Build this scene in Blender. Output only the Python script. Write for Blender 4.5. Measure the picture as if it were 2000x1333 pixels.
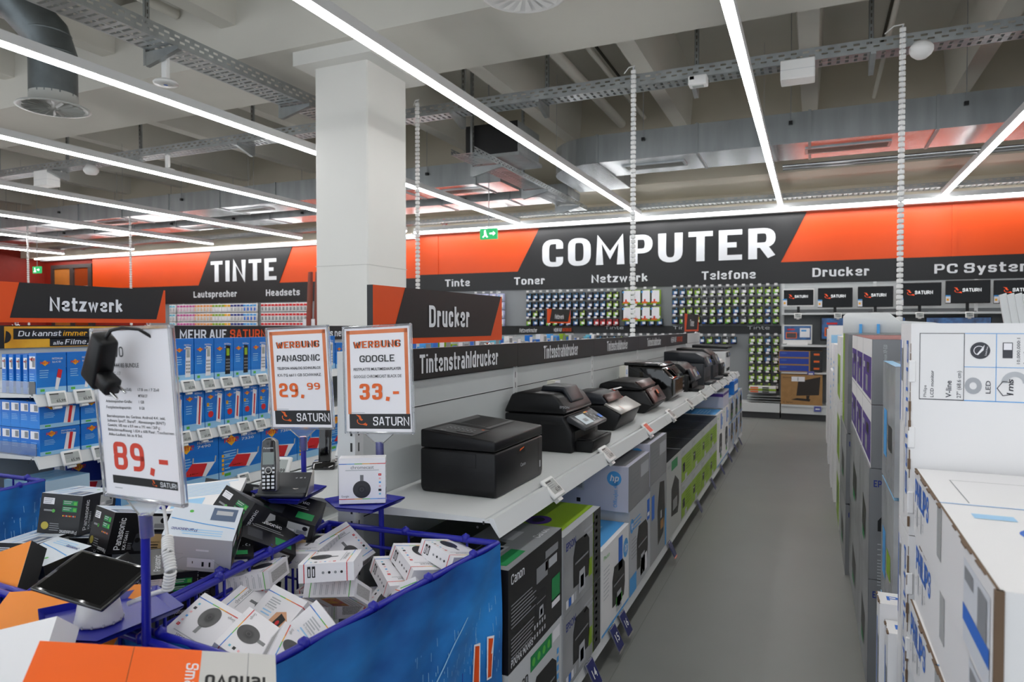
import bpy, bmesh, math, random
from mathutils import Vector, Matrix, Euler
random.seed(7)
for o in list(bpy.data.objects): bpy.data.objects.remove(o)
SC = bpy.context.scene
COL = SC.collection
PI = math.pi

# ------------------------------------------------------------ camera, world, exposure
cam_d = bpy.data.cameras.new('camera')
cam_d.sensor_width = 36.0; cam_d.sensor_fit = 'HORIZONTAL'; cam_d.lens = 24.0
cam_d.dof.use_dof = True; cam_d.dof.focus_distance = 2.4; cam_d.dof.aperture_fstop = 5.6
cam_d.clip_start = 0.05; cam_d.clip_end = 200
cam = bpy.data.objects.new('camera', cam_d); COL.objects.link(cam)
cam.location = (0, 0, 1.45)
cam.rotation_euler = (math.radians(90 - 1.225), 0, math.radians(23.762))
SC.camera = cam
SC.view_settings.view_transform = 'Standard'
SC.view_settings.look = 'None'
SC.view_settings.gamma = 1.0
SC.view_settings.use_curve_mapping = False
SC.view_settings.exposure = 0.68
LAMP = 15.0          # radiance of the linear lamps
wd = bpy.data.worlds.new('world'); SC.world = wd; wd.use_nodes = True
wd.node_tree.nodes['Background'].inputs[0].default_value = (0.86, 0.93, 1.0, 1)
wd.node_tree.nodes['Background'].inputs[1].default_value = 1.0

# ------------------------------------------------------------ materials
def lin(h):
    h = h.lstrip('#'); r = []
    for i in (0, 2, 4):
        c = int(h[i:i+2], 16)/255
        r.append(c/12.92 if c <= .04045 else ((c+.055)/1.055)**2.4)
    return (*r, 1)
MATS = {}
def mt(name, hexc, rough=.5, metal=0., emit=0., var=0., scale=8., bump=0., trans=0., spec=.5, stretch=None, hex2=None, coat=0.):
    if name in MATS: return MATS[name]
    m = bpy.data.materials.new(name); m.use_nodes = True
    nt = m.node_tree; b = nt.nodes['Principled BSDF']
    b.inputs['Base Color'].default_value = lin(hexc)
    b.inputs['Roughness'].default_value = rough
    b.inputs['Metallic'].default_value = metal
    b.inputs['Specular IOR Level'].default_value = spec
    if coat: b.inputs['Coat Weight'].default_value = coat; b.inputs['Coat Roughness'].default_value = .08
    if trans: b.inputs['Transmission Weight'].default_value = trans; b.inputs['IOR'].default_value = 1.45
    if emit:
        b.inputs['Emission Color'].default_value = lin(hexc); b.inputs['Emission Strength'].default_value = emit
    if var or bump or hex2:
        tc = nt.nodes.new('ShaderNodeTexCoord'); mp = nt.nodes.new('ShaderNodeMapping'); nz = nt.nodes.new('ShaderNodeTexNoise')
        nt.links.new(tc.outputs['Object'], mp.inputs[0]); nt.links.new(mp.outputs[0], nz.inputs['Vector'])
        if stretch: mp.inputs['Scale'].default_value = stretch
        nz.inputs['Scale'].default_value = scale; nz.inputs['Detail'].default_value = 4
        if var or hex2:
            rp = nt.nodes.new('ShaderNodeValToRGB'); c = lin(hexc); c2 = lin(hex2) if hex2 else tuple(min(1, x*(1+var)) for x in c[:3])+(1,)
            c1 = c if hex2 else tuple(x*(1-var) for x in c[:3])+(1,)
            rp.color_ramp.elements[0].position = .33; rp.color_ramp.elements[1].position = .67
            rp.color_ramp.elements[0].color = c1; rp.color_ramp.elements[1].color = c2
            nt.links.new(nz.outputs['Fac'], rp.inputs[0]); nt.links.new(rp.outputs[0], b.inputs['Base Color'])
        if bump:
            bp = nt.nodes.new('ShaderNodeBump'); bp.inputs['Strength'].default_value = bump; bp.inputs['Distance'].default_value = .01
            nt.links.new(nz.outputs['Fac'], bp.inputs['Height']); nt.links.new(bp.outputs[0], b.inputs['Normal'])
    MATS[name] = m; return m
WHITE = mt('white_card', '#eceaea', .45); PAPER = mt('paper', '#f0eef2', .55); BLACK = mt('black_print', '#121214', .4)
CCW = mt('white_satin_card', '#efedf0', .35)
DARKCARD = mt('black_card', '#17171a', .32)
GREY = mt('grey_print', '#8d8f92', .5); LGREY = mt('light_grey_print', '#b9bbbf', .5); MGREY = mt('mid_grey_card', '#77787c', .4)
SHELF = mt('grey_powder_coat', '#c3c7c7', .38, var=.03, scale=3); SHELF2 = mt('white_grey_lacquer', '#d6d8d8', .4)
ORANGE = mt('orange_board', '#dc4a00', .45, var=.03, scale=1.5); SIGNBLK = mt('anthracite_board', '#161618', .45)
LETTER = mt('white_letter', '#e2e4e8', .5)
REDP = mt('red_print', '#d8232a', .5); GRNP = mt('green_print', '#58b947', .5); BLUP = mt('blue_print', '#2f6fd0', .5); YELP = mt('yellow_print', '#f5b21a', .5)
ORP = mt('orange_print', '#e8651c', .5); DGRN = mt('dark_green_print', '#1f8a4c', .5); LBLUE = mt('light_blue_print', '#4fa3e3', .5); NAVY = mt('navy_print', '#1c2f86', .5)
FBLUE = mt('packaging_blue', '#0f63c4', .35, hex2='#1b86e0', scale=2.5, stretch=(.6, .6, 3)); FPALE = mt('packaging_pale_blue', '#9ccdf0', .4)
BASKET = mt('blue_wire_coating', '#1c1f9a', .3); TRAYB = mt('blue_lacquered_sheet', '#1e239a', .28)
BLKPL = mt('black_plastic', '#0d0d0f', .42, spec=.35, bump=.04, scale=400); BLKGL = mt('black_gloss_plastic', '#0a0a0b', .08, coat=.5); DKBLUE = mt('blue_black_plastic', '#1a1d24', .4)
SCREEN = mt('screen_glass', '#060607', .12, spec=.2); LCD = mt('grey_lcd', '#a7aca9', .3); SILV = mt('silver_plastic', '#b5b1ac', .3, metal=.55); CHROME = mt('chrome', '#d8d8d8', .12, metal=1)
GALV = mt('galvanised_steel', '#a9adae', .36, metal=.9, var=.12, scale=6); DUCT = mt('duct_sheet_metal', '#b4b8ba', .27, metal=.95, var=.08, scale=3, bump=.05, stretch=(1, .3, 1))
DUCTSIDE = mt('duct_side_sheet', '#9a9e9f', .45, metal=.7, var=.1, scale=2.5, stretch=(3, 3, .4))
CONC = mt('painted_concrete', '#d2cfc6', .7, var=.03, scale=1.2); CONC2 = mt('beige_concrete', '#c6bfae', .75, var=.04, scale=1.0); PILLAR = mt('white_paint', '#dcdbd6', .6, var=.015, scale=1.5)
CLEAR = mt('clear_acrylic', '#f4f6fa', .06, trans=.92); PURPLE = mt('purple_print', '#4b2a86', .45); BROWN = mt('brown_card', '#a57c4c', .7, var=.08, scale=15); GRNBOX = mt('lime_print', '#8fb21c', .45)
SILVERBOX = mt('silver_grey_print', '#6f7073', .35, hex2='#8a8b8e', scale=1.5); LAMPM = mt('lamp_diffuser', '#ffffff', .5, emit=LAMP); LAMPH = mt('lamp_housing', '#d3d4d4', .5)
BRONZE = mt('bronze_plastic', '#4a3531', .28, metal=.3); ORCARD = mt('orange_card', '#ff6a10', .4); WPLAST = mt('white_plastic', '#e6e5e3', .35); CORRUG = mt('corrugated_edge', '#8a7256', .8)

# ------------------------------------------------------------ mesh builder
_txt = {}
def glyphs(s, bold):
    k = (s, bold)
    if k not in _txt:
        c = bpy.data.curves.new('t', 'FONT'); c.body = s; c.size = 1; c.offset = bold; c.resolution_u = 2
        o = bpy.data.objects.new('t', c); me = bpy.data.meshes.new_from_object(o)
        vs = [(v.co.x, v.co.y) for v in me.vertices]; fs = [tuple(p.vertices) for p in me.polygons]
        bpy.data.objects.remove(o); bpy.data.curves.remove(c); bpy.data.meshes.remove(me)
        x0 = min([v[0] for v in vs] or [0]); x1 = max([v[0] for v in vs] or [1])
        _txt[k] = ([(x-x0, y) for x, y in vs], fs, max(x1-x0, 1e-3))
    return _txt[k]
# ------------------------------------------------------------ squarish bold lettering drawn with strokes
# per glyph: width, strokes; a stroke is 'r' (rounded corners) or 's' (sharp) and points on a unit box, x-height .72
GL = {}
def _gl(ch, w, *st): GL[ch] = (w, [(s[0], [tuple(map(float, p.split(','))) for p in s[1:].split()]) for s in st])
for row in '''A .95|s0,0 .4,1 .6,1 1,0|s.2,.3 .8,.3
B .9|s0,0 0,1|r0,1 .93,1 .93,.53 0,.53|r0,.53 1,.53 1,0 0,0
C .9|r1,.68 1,1 0,1 0,0 1,0 1,.32
D .92|s0,0 0,1|r0,1 1,1 1,0 0,0
E .82|s1,1 0,1 0,0 1,0|s0,.5 .92,.5
F .8|s1,1 0,1 0,0|s0,.5 .9,.5
G .94|r1,.7 1,1 0,1 0,0 1,0 1,.48 .55,.48
H .92|s0,0 0,1|s1,0 1,1|s0,.5 1,.5
I .3|s.5,0 .5,1
J .7|r1,1 1,0 0,0 0,.3
K .92|s0,0 0,1|s0,.45 1,1|s.3,.6 1,0
L .78|s0,1 0,0 1,0
M 1.15|s0,0 0,1 .5,.3 1,1 1,0
N .95|s0,0 0,1 1,0 1,1
O .95|r0,.5 0,1 1,1 1,0 0,0 0,.5
P .88|s0,0 0,1|r0,1 1,1 1,.42 0,.42
R .92|s0,0 0,1|r0,1 1,1 1,.44 0,.44|s.55,.44 1,0
S .88|r1,.72 1,1 0,1 0,.52 1,.52 1,0 0,0 0,.28
T .88|s0,1 1,1|s.5,1 .5,0
U .92|r0,1 0,0 1,0 1,1
V .95|s0,1 .42,0 .58,0 1,1
W 1.3|s0,1 .22,0 .3,0 .5,.8 .7,0 .78,0 1,1
X .95|s0,0 1,1|s0,1 1,0
Y .9|s0,1 .5,.45 1,1|s.5,.45 .5,0
Z .85|s0,1 1,1 0,0 1,0
a .74|r.04,.72 1,.72 1,0|r1,.42 0,.42 0,0 1,0
b .76|s0,1 0,0|r0,.72 1,.72 1,0 0,0
c .7|r1,.5 1,.72 0,.72 0,0 1,0 1,.22
d .76|s1,1 1,0|r1,.72 0,.72 0,0 1,0
e .74|r0,.36 1,.36 1,.72 0,.72 0,0 1,0 1,.14
f .5|r1,1 .3,1 .3,0|s0,.72 .95,.72
g .76|r1,0 0,0 0,.72 1,.72 1,-.3 .04,-.3
h .76|s0,1 0,0|r0,.72 1,.72 1,0
i .26|s.5,.72 .5,0|s.5,1 .5,.98
j .3|r.5,.72 .5,-.3 0,-.3
k .76|s0,1 0,0|s0,.3 .95,.72|s.35,.44 1,0
l .26|s.5,1 .5,0
m 1.1|s0,0 0,.72|r0,.72 1,.72 1,0|s.5,.72 .5,0
n .76|s0,0 0,.72|r0,.72 1,.72 1,0
o .78|r0,.36 0,.72 1,.72 1,0 0,0 0,.36
p .76|s0,.72 0,-.3|r0,.72 1,.72 1,0 0,0
r .54|s0,0 0,.72|r0,.72 1,.72 1,.52
s .7|r1,.54 1,.72 0,.72 0,.37 1,.37 1,0 0,0 0,.18
t .56|r.3,1 .3,0 1,0|s0,.72 1,.72
u .76|r0,.72 0,0 1,0|s1,.72 1,0
ü .76|r0,.72 0,0 1,0|s1,.72 1,0|s.15,1 .15,.98|s.85,1 .85,.98
v .74|s0,.72 .5,0 1,.72
w 1.05|s0,.72 .25,0 .5,.66 .75,0 1,.72
x .74|s0,0 1,.72|s0,.72 1,0
y .74|s0,.72 .5,.05|s1,.72 .4,-.3 .1,-.3
z .68|s0,.72 1,.72 0,0 1,0
0 .82|r0,.5 0,1 1,1 1,0 0,0 0,.5
1 .5|s.1,.8 .6,1 .6,0
2 .8|r0,.7 0,1 1,1 1,.5 0,.5 0,0 1,0
3 .8|r0,.76 0,1 1,1 1,.52 .2,.52|r.2,.52 1,.52 1,0 0,0 0,.24
4 .85|s.75,0 .75,1 0,.3 1,.3
5 .8|s1,1 0,1 0,.56|r0,.56 1,.56 1,0 0,0 0,.24
6 .8|r.95,1 0,1 0,0 1,0 1,.54 0,.54
7 .78|s0,1 1,1 .35,0
8 .82|r0,.7 0,1 1,1 1,.52 0,.52 0,.75|r0,.3 0,.52 1,.52 1,0 0,0 0,.3
9 .8|r1,.46 0,.46 0,1 1,1 1,0 .05,0
, .42|s.7,.1 .3,-.2
. .26|s.5,0 .5,.02
- .46|s0,.4 1,.4
! .28|s.5,1 .5,.36|s.5,.02 .5,0
/ .5|s0,0 1,1'''.split('\n'):
    a = row.split('|'); _gl(a[0][0], float(a[0][1:]), *a[1:])
def _round(p, r):
    out = [p[0]]
    for i in range(1, len(p)-1):
        a, b, c = map(Vector, (p[i-1], p[i], p[i+1])); u = a-b; v = c-b; q = min(r, u.length*.5, v.length*.5); u.normalize(); v.normalize()
        for k in range(6):
            s = k/5; A = b+u*q*(1-s)**2; out.append(tuple(b+u*q*(1-s)*(1-s)+v*q*s*s))
    out.append(p[-1]); res = [out[0]]
    for q in out[1:]:
        if (Vector(q)-Vector(res[-1])).length > 1e-4: res.append(q)
    return res
_blk = {}
def ext(p, d):
    """a stroke end that sits on the outline is lengthened to reach it"""
    return p[1] in (0, 1, .72, -.3) if abs(d.y) > abs(d.x) else p[0] in (0, 1)
def block(s, t, width):
    """strokes of a word with cap height 1, stroke t, total width; returns verts, faces"""
    k = (s, round(t, 3), round(width or 0, 3))
    if k in _blk: return _blk[k]
    nat = 0; gap = .62*t+.03
    for ch in s: nat += .36 if ch == ' ' else GL[ch][0]+gap
    nat -= gap; sx = (width/nat) if width else 1.; tx = t*min(1.1, max(.55, sx**.8)); t = min(t*.74, .17); vs, fs = [], []; x = 0; lay = 0
    for ch in s:
        if ch == ' ': x += .36*sx; continue
        w, st = GL[ch]; w *= sx
        narrow = w <= tx*1.25
        for kind, pts in st:
            P = [((w/2 if narrow else tx/2+u*(w-tx))+x, t/2+v*(1-t)) for u, v in pts]
            if kind == 'r': P = _round(P, min(.32, w*.42))
            P = [Vector(p) for p in P]; n = len(P); closed = (P[0]-P[-1]).length < 1e-5; b0 = len(vs)
            D = [(P[i+1]-P[i]).normalized() for i in range(n-1)]
            for i in range(n):
                if closed and i in (0, n-1): d0, d1 = D[-1], D[0]
                else: d0, d1 = D[max(i-1, 0)], D[min(i, n-2)]
                m = Vector((-(d0+d1).y, (d0+d1).x)); m = m.normalized() if m.length > 1e-6 else Vector((-d0.y, d0.x)); cs = max(.5, abs(m.dot(Vector((-d0.y, d0.x)))))
                # horizontal strokes get t, vertical ones tx
                h = .5/cs; off = Vector((m.x*tx*h, m.y*t*h)); q = P[i]
                if not closed and i == 0 and ext(pts[0], d1): q = q-Vector((d1.x*tx/2, d1.y*t/2))*(1 if abs(d1.x) < .08 or abs(d1.y) < .08 else .25)
                if not closed and i == n-1 and ext(pts[-1], d0): q = q+Vector((d0.x*tx/2, d0.y*t/2))*(1 if abs(d0.x) < .08 or abs(d0.y) < .08 else .25)
                vs += [(*(q+off), lay), (*(q-off), lay)]
            fs += [(b0+2*i, b0+2*i+1, b0+2*i+3, b0+2*i+2) for i in range(n-1)]; lay = (lay+1) % 5
        x += w+gap*sx
    W = x-gap*sx
    _blk[k] = (vs, fs, W); return _blk[k]
CAP = .729
class G:
    def __init__(s): s.v = []; s.f = []; s.m = []; s.mats = []; s.sm = []
    def mi(s, mat):
        if mat not in s.mats: s.mats.append(mat)
        return s.mats.index(mat)
    def face(s, pts, mat, smooth=False):
        n = len(s.v); s.v += [tuple(p) for p in pts]; s.f.append(tuple(range(n, n+len(pts)))); s.m.append(s.mi(mat)); s.sm.append(smooth)
    def mesh(s, vs, fs, mat, smooth=False):
        n = len(s.v); s.v += [tuple(p) for p in vs]; k = s.mi(mat)
        for f in fs: s.f.append(tuple(i+n for i in f)); s.m.append(k); s.sm.append(smooth)
    def box(s, x0, y0, z0, x1, y1, z1, mat, **fm):
        a = [(x0,y0,z0),(x1,y0,z0),(x1,y1,z0),(x0,y1,z0),(x0,y0,z1),(x1,y0,z1),(x1,y1,z1),(x0,y1,z1)]
        for k, f in dict(bot=(0,3,2,1), top=(4,5,6,7), front=(0,1,5,4), right=(1,2,6,5), back=(2,3,7,6), left=(3,0,4,7)).items():
            s.mesh(a, [f], fm.get(k, mat)) if False else s.face([a[i] for i in f], fm.get(k, mat))
        return s
    def bm(s, b, mat, smooth=False, M=None):
        b.verts.index_update()
        vs = [(M @ v.co if M else v.co) for v in b.verts]
        s.mesh([tuple(v) for v in vs], [[v.index for v in f.verts] for f in b.faces], mat, smooth); b.free(); return s
    def rbox(s, x0, y0, z0, x1, y1, z1, r, mat, seg=2, smooth=True):
        b = bmesh.new(); bmesh.ops.create_cube(b, size=1)
        for v in b.verts: v.co = Vector(((x0+x1)/2+v.co.x*(x1-x0), (y0+y1)/2+v.co.y*(y1-y0), (z0+z1)/2+v.co.z*(z1-z0)))
        bmesh.ops.bevel(b, geom=b.edges[:], offset=r, segments=seg, affect='EDGES', profile=.5)
        return s.bm(b, mat, smooth)
    def prism(s, pts, axis, a, c, mat, r=0., seg=2, smooth=False):
        """closed polygon in the two remaining axes swept along axis from a to c; bevel r"""
        def P(p, t): return {'x': (t, p[0], p[1]), 'y': (p[0], t, p[1]), 'z': (p[0], p[1], t)}[axis]
        b = bmesh.new(); A = [b.verts.new(P(p, a)) for p in pts]; B = [b.verts.new(P(p, c)) for p in pts]
        n = len(pts); b.faces.new(A); b.faces.new(B[::-1])
        for i in range(n): b.faces.new((A[i], B[i], B[(i+1) % n], A[(i+1) % n]))
        bmesh.ops.recalc_face_normals(b, faces=b.faces[:])
        if r: bmesh.ops.bevel(b, geom=b.edges[:], offset=r, segments=seg, affect='EDGES', profile=.5)
        return s.bm(b, mat, smooth or r > 0)
    def tube(s, pts, r, mat, n=8, cap=True, closed=False):
        pts = [Vector(p) for p in pts]; N = len(pts); rings = []; up = None
        for i, p in enumerate(pts):
            if closed: d = pts[(i+1) % N]-pts[i-1]
            else: d = pts[min(i+1, N-1)]-pts[max(i-1, 0)]
            d.normalize()
            if up is None: up = Vector((0, 0, 1)) if abs(d.z) < .9 else Vector((1, 0, 0))
            a = d.cross(up).normalized(); b = a.cross(d).normalized(); up = b
            rr = r[i] if isinstance(r, (list, tuple)) else r
            rings.append([p+a*rr*math.cos(2*PI*k/n)+b*rr*math.sin(2*PI*k/n) for k in range(n)])
        vs = [v for q in rings for v in q]; fs = []
        for i in range(N if closed else N-1):
            j = (i+1) % N
            for k in range(n): fs.append((i*n+k, j*n+k, j*n+(k+1) % n, i*n+(k+1) % n))
        s.mesh(vs, fs, mat, True)
        if cap and not closed:
            s.face(rings[0][::-1], mat); s.face(rings[-1], mat)
        return s
    def lathe(s, prof, mat, n=24, c=(0, 0, 0), smooth=True):
        vs = [(c[0]+r*math.cos(2*PI*k/n), c[1]+r*math.sin(2*PI*k/n), c[2]+z) for r, z in prof for k in range(n)]
        fs = [(i*n+k, i*n+(k+1) % n, (i+1)*n+(k+1) % n, (i+1)*n+k) for i in range(len(prof)-1) for k in range(n)]
        s.mesh(vs, fs, mat, smooth); return s
    def build(s, name, parent=None, loc=None, rot=None):
        me = bpy.data.meshes.new(name); me.from_pydata([tuple(v) for v in s.v], [], s.f)
        for m in s.mats: me.materials.append(m)
        me.polygons.foreach_set('material_index', s.m); me.polygons.foreach_set('use_smooth', s.sm)
        me.update()
        o = bpy.data.objects.new(name, me); COL.objects.link(o)
        if parent is not None: o.parent = parent
        if loc is not None: o.location = loc
        if rot is not None: o.rotation_euler = rot
        return o
class F:
    """a flat frame to print on: origin o, directions u (right) and v (up), in metres"""
    def __init__(s, g, o, u, v, e=.0005):
        s.g = g; s.o = Vector(o); s.u = Vector(u).normalized(); s.v = Vector(v).normalized(); s.n = s.u.cross(s.v); s.e = e; s.k = 1
    def P(s, a, b): return s.o+s.u*a+s.v*b+s.n*(s.e*s.k)
    def rect(s, a0, b0, a1, b1, mat): s.g.face([s.P(a0,b0), s.P(a1,b0), s.P(a1,b1), s.P(a0,b1)], mat); return s
    def poly(s, pts, mat): s.g.face([s.P(*p) for p in pts], mat); return s
    def disc(s, a, b, r, mat, n=20, rb=None, t0=0, t1=2*PI):
        rb = rb or r
        s.g.face([s.P(a+r*math.cos(t0+(t1-t0)*k/n), b+rb*math.sin(t0+(t1-t0)*k/n)) for k in range(n)], mat); return s
    def ring(s, a, b, r0, r1, mat, n=24, t0=0., t1=2*PI, sq=1.):
        for k in range(n):
            c0 = t0+(t1-t0)*k/n; c1 = t0+(t1-t0)*(k+1)/n
            s.g.face([s.P(a+r0*math.cos(c0), b+sq*r0*math.sin(c0)), s.P(a+r1*math.cos(c0), b+sq*r1*math.sin(c0)), s.P(a+r1*math.cos(c1), b+sq*r1*math.sin(c1)), s.P(a+r0*math.cos(c1), b+sq*r0*math.sin(c1))], mat)
        return s
    def text(s, t, a, b, h, mat, w=None, bold=0., rot=0., al='l', slant=0.):
        """cap height h; w = exact width; rot in degrees about (a,b)"""
        if bold >= .02 and all(ch in GL or ch == ' ' for ch in t):
            vs, fs, tw = block(t, .11+bold*3.7, w/h if w else None); k = h; kx = h
        else: vs, fs, tw = glyphs(t, min(bold, .018)); k = h/CAP; kx = w/tw if w else k
        W = tw*kx; x0 = 0 if al == 'l' else (-W/2 if al == 'c' else -W)
        c, q = math.cos(math.radians(rot)), math.sin(math.radians(rot)); out = []
        for x, y, *l in vs:
            X = x0+x*kx+slant*y*k; Y = y*k
            out.append(s.P(a+X*c-Y*q, b+X*q+Y*c)+s.n*(s.e*.15*l[0] if l else 0))
        s.g.mesh(out, fs, mat); return s
    def lines(s, a, b, w, n, dh, th, mat, rag=.25):
        rr = random.Random(int((a+b)*1e4)+n)
        for i in range(n): s.rect(a, b-i*dh-th, a+w*(1-rag*rr.random()), b-i*dh, mat)
        return s
    def up(s, k=1): s.k += k; return s
def faces(g, w, d, h, e=.0005):
    """print frames of a box centred at the origin, w wide (x), d deep (y), h high (z)"""
    x, y, z = w/2, d/2, h/2
    return dict(front=F(g, (-x,-y,-z), (1,0,0), (0,0,1), e), right=F(g, (x,-y,-z), (0,1,0), (0,0,1), e), left=F(g, (-x,y,-z), (0,-1,0), (0,0,1), e),
                back=F(g, (x,y,-z), (-1,0,0), (0,0,1), e), top=F(g, (-x,-y,z), (1,0,0), (0,1,0), e), bot=F(g, (-x,y,-z), (1,0,0), (0,-1,0), e))
def cbox(g, w, d, h, mat, **fm): return g.box(-w/2, -d/2, -h/2, w/2, d/2, h/2, mat, **fm)

# ------------------------------------------------------------ things
def tag(o, label, cat, group=None, kind=None):
    if len(label.split()) > 16: print('LONG', label)
    o['label'] = label; o['category'] = cat
    if group: o['group'] = group
    if kind: o['kind'] = kind
    return o
def thing(name, label, cat, loc=(0,0,0), rot=(0,0,0), group=None):
    o = bpy.data.objects.new(name, None); COL.objects.link(o); o.location = loc; o.rotation_euler = rot; o.empty_display_size = .1
    return tag(o, label, cat, group)
def struct(o): o['kind'] = 'structure'; return o
def copy_tree(o, loc=None, rot=None, label=None, parent=None, group=None):
    c = o.copy(); COL.objects.link(c)
    if parent is not None: c.parent = parent
    if loc is not None: c.location = loc
    if rot is not None: c.rotation_euler = rot
    if label: c['label'] = label
    if group: c['group'] = group
    for ch in list(o.children): copy_tree(ch, parent=c)
    return c
ORD = ['first','second','third','fourth','fifth','sixth','seventh','eighth','ninth','tenth','eleventh','twelfth','thirteenth','fourteenth','fifteenth','sixteenth','seventeenth','eighteenth','nineteenth','twentieth']
def swirl(f, a, b, s, mat):
    """open ring and tail emblem, height about s"""
    f.ring(a, b, s*.36, s*.44, mat, 18, math.radians(150), math.radians(330), .62)
    f.poly([(a-s*.52, b+s*.5), (a-s*.1, b+s*.42), (a-s*.02, b+s*.2), (a+s*.12, b+s*.1), (a-s*.02, b+s*.02), (a-s*.2, b+s*.12), (a-s*.26, b+s*.3)], mat)
    f.poly([(a+s*.02, b-s*.26), (a+s*.44, b-s*.36), (a+s*.5, b-s*.22), (a+s*.3, b-s*.16)], mat)
def saturn(f, a, b, h, mat=None, w=None):
    """emblem and word, word cap height h, left edge at a"""
    w = w or h*4.2
    swirl(f, a+w*.18, b+h*.5, h*1.5, ORP); f.text('SATURN', a+w*.38, b, h, mat or LETTER, w*.62, .02)
# ============================================================ the setting
g = G(); g.box(-20, -5, -.1, 7, 12.6, 0, mt('vinyl_floor', '#7b7c78', .42, var=.05, scale=1.6, bump=.02))
fl = F(g, (-20, -5, 0), (1, 0, 0), (0, 1, 0), .0006)
SEAM = mt('vinyl_seam', '#6d6e6a', .5)
for i in range(14): fl.rect(1.7+i*1.95, 0, 1.704+i*1.95, 17.6, SEAM)
struct(g.build('floor'))
g = G(); g.box(-20, -5, 5.15, 7, 12.6, 5.3, CONC)
struct(g.build('ceiling'))
JOINT = mt('dark_joint_gap', '#55524a', .9)  # dark grey of the slab seams, hanger slots and vent openings
# double-tee ribs running away from the camera, a cross girder, a back girder
for i, x in enumerate([-.06+1.72*k for k in range(-11, 4)]):
    g = G(); g.prism([(x-.095, 4.36), (x+.095, 4.36), (x+.15, 5.15), (x-.15, 5.15)], 'y', -5, 10.4, CONC)
    struct(g.build('trim_%d' % (i+1)))
    g = G(); g.box(x+.84, -5, 5.13, x+.87, 10.4, 5.155, JOINT); struct(g.build('trim_%d' % (i+31)))
g = G(); g.box(-20, 5.02, 4.03, 7, 6.12, 4.85, CONC); struct(g.build('trim_20'))
g = G(); g.box(-20, 10.4, 3.62, 7, 12.2, 5.15, CONC2); struct(g.build('trim_21'))
g = G(); g.box(-20, 11.75, 3.32, 7, 12.4, 3.62, CONC2); struct(g.build('trim_22'))
# column
g = G(); g.rbox(-4.36, 5.24, 0, -3.76, 5.9, 4.03, .012, PILLAR, 1, False)
g.box(-4.362, 5.238, 2.02, -3.758, 5.902, 2.026, mt('paint_joint', '#bdbcb6', .7))
g.box(-4.5, 5.1, 3.9, -3.62, 6.04, 4.035, PILLAR)
struct(g.build('trim_23'))
# walls
g = G(); g.box(-7.35, 11.92, 0, 7, 12.1, 3.4, mt('wall_light_grey', '#c9c9c6', .6)); struct(g.build('wall_back'))
g = G(); g.box(-20, 12.4, 0, -7.35, 12.6, 3.4, mt('wall_light_grey', '#c9c9c6', .6), front=mt('wall_dark_red', '#8e1c06', .6, var=.05)); struct(g.build('wall_rear'))
g = G(); g.box(-20.1, -5, 0, -19.9, 12.6, 5.15, mt('wall_dark_red', '#8e1c06', .6)); struct(g.build('wall_left'))
g = G(); g.box(6.9, -5, 0, 7, 12.6, 5.15, mt('wall_light_grey', '#c9c9c6', .6)); struct(g.build('wall_right'))
# glazed door far left
g = G(); FR = mt('dark_door_frame', '#3a3431', .4)
for a, b, c, d in ((-19.5,-17.8,3.05,3.15), (-19.5,-19.4,1.0,3.05), (-18.7,-18.55,1.0,3.05), (-17.95,-17.8,1.0,3.05), (-19.5,-17.8,0,1.0)): g.box(a, 12.3, c, b, 12.4, d, FR)
g.box(-19.4, 12.34, 1, -18.7, 12.38, 3.05, mt('wood_door_leaf', '#b06a28', .5, var=.08, scale=4)); g.box(-18.55, 12.34, 1, -17.95, 12.38, 3.05, mt('brown_glass_pane', '#8c3a18', .15))
g.box(-18.5, 12.32, 2.2, -18, 12.34, 2.55, PAPER)
struct(g.build('door_1'))

# ============================================================ fascia boards on the back wall
def fascia(name, label, x0, x1, y, zt, z0, zm, bx, word, wx, wz, ww, wh, names, nz, nh, seam=()):
    t = thing(name, label, 'sign', ((x0+x1)/2, y, z0)); cx = (x0+x1)/2
    g = G(); g.box(x0-cx, 0, zm-z0, x1-cx, .05, zt-z0, ORANGE)
    for s in seam: g.box(s-cx-.03, -.012, zm-z0, s-cx+.03, .0, zt-z0, ORANGE)
    g.build('orange_board', t)
    g = G(); g.box(x0-cx+.02, -.012, 0, x1-cx, .05, zm-z0, SIGNBLK)
    g.prism([(bx[0]-cx, zm-z0), (bx[1]-cx, zm-z0), (bx[2]-cx, zt-z0), (bx[3]-cx, zt-z0)], 'y', -.012, -.001, SIGNBLK); g.build('black_panel', t)
    g = G(); f = F(g, (-cx, -.016, -z0), (1,0,0), (0,0,1), .002)
    f.text(word, wx, wz, wh, LETTER, ww, .05); g.build('lettering', t)
    for s, a, w in names:
        g = G(); F(g, (-cx, -.016, -z0), (1,0,0), (0,0,1), .002).text(s, a, nz, nh, LETTER, w, .036); g.build('category_lettering', t)
    return t
fascia('wall_fascia_sign', 'long black and orange fascia reading COMPUTER along the back wall', -7.33, 6.2, 11.86, 3.27, 2.14, 2.485, (-5.1, -.48, -.1, -4.67), 'COMPUTER', -4.6, 2.55, 4.04, .5,
       [('Tinte', -6.66, .55), ('Toner', -5.17, .62), ('Netzwerk', -3.65, 1.02), ('Telefone', -1.72, .86), ('Drucker', -.01, .8), ('PC Systeme', 1.65, 1.35)], 2.235, .14, (1.9, -6.85))
fascia('wall_fascia_sign', 'black and orange fascia reading TINTE on the wall left of the column', -17.75, -7.4, 12.3, 3.27, 2.02, 2.46, (-13.84, -11.29, -10.9, -13.42), 'TINTE', -13.42, 2.53, 2.06, .5,
       [('Toner', -15.9, .75), ('Lautsprecher', -14.0, 1.42), ('Headsets', -11.68, 1.0)], 2.16, .15)

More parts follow.
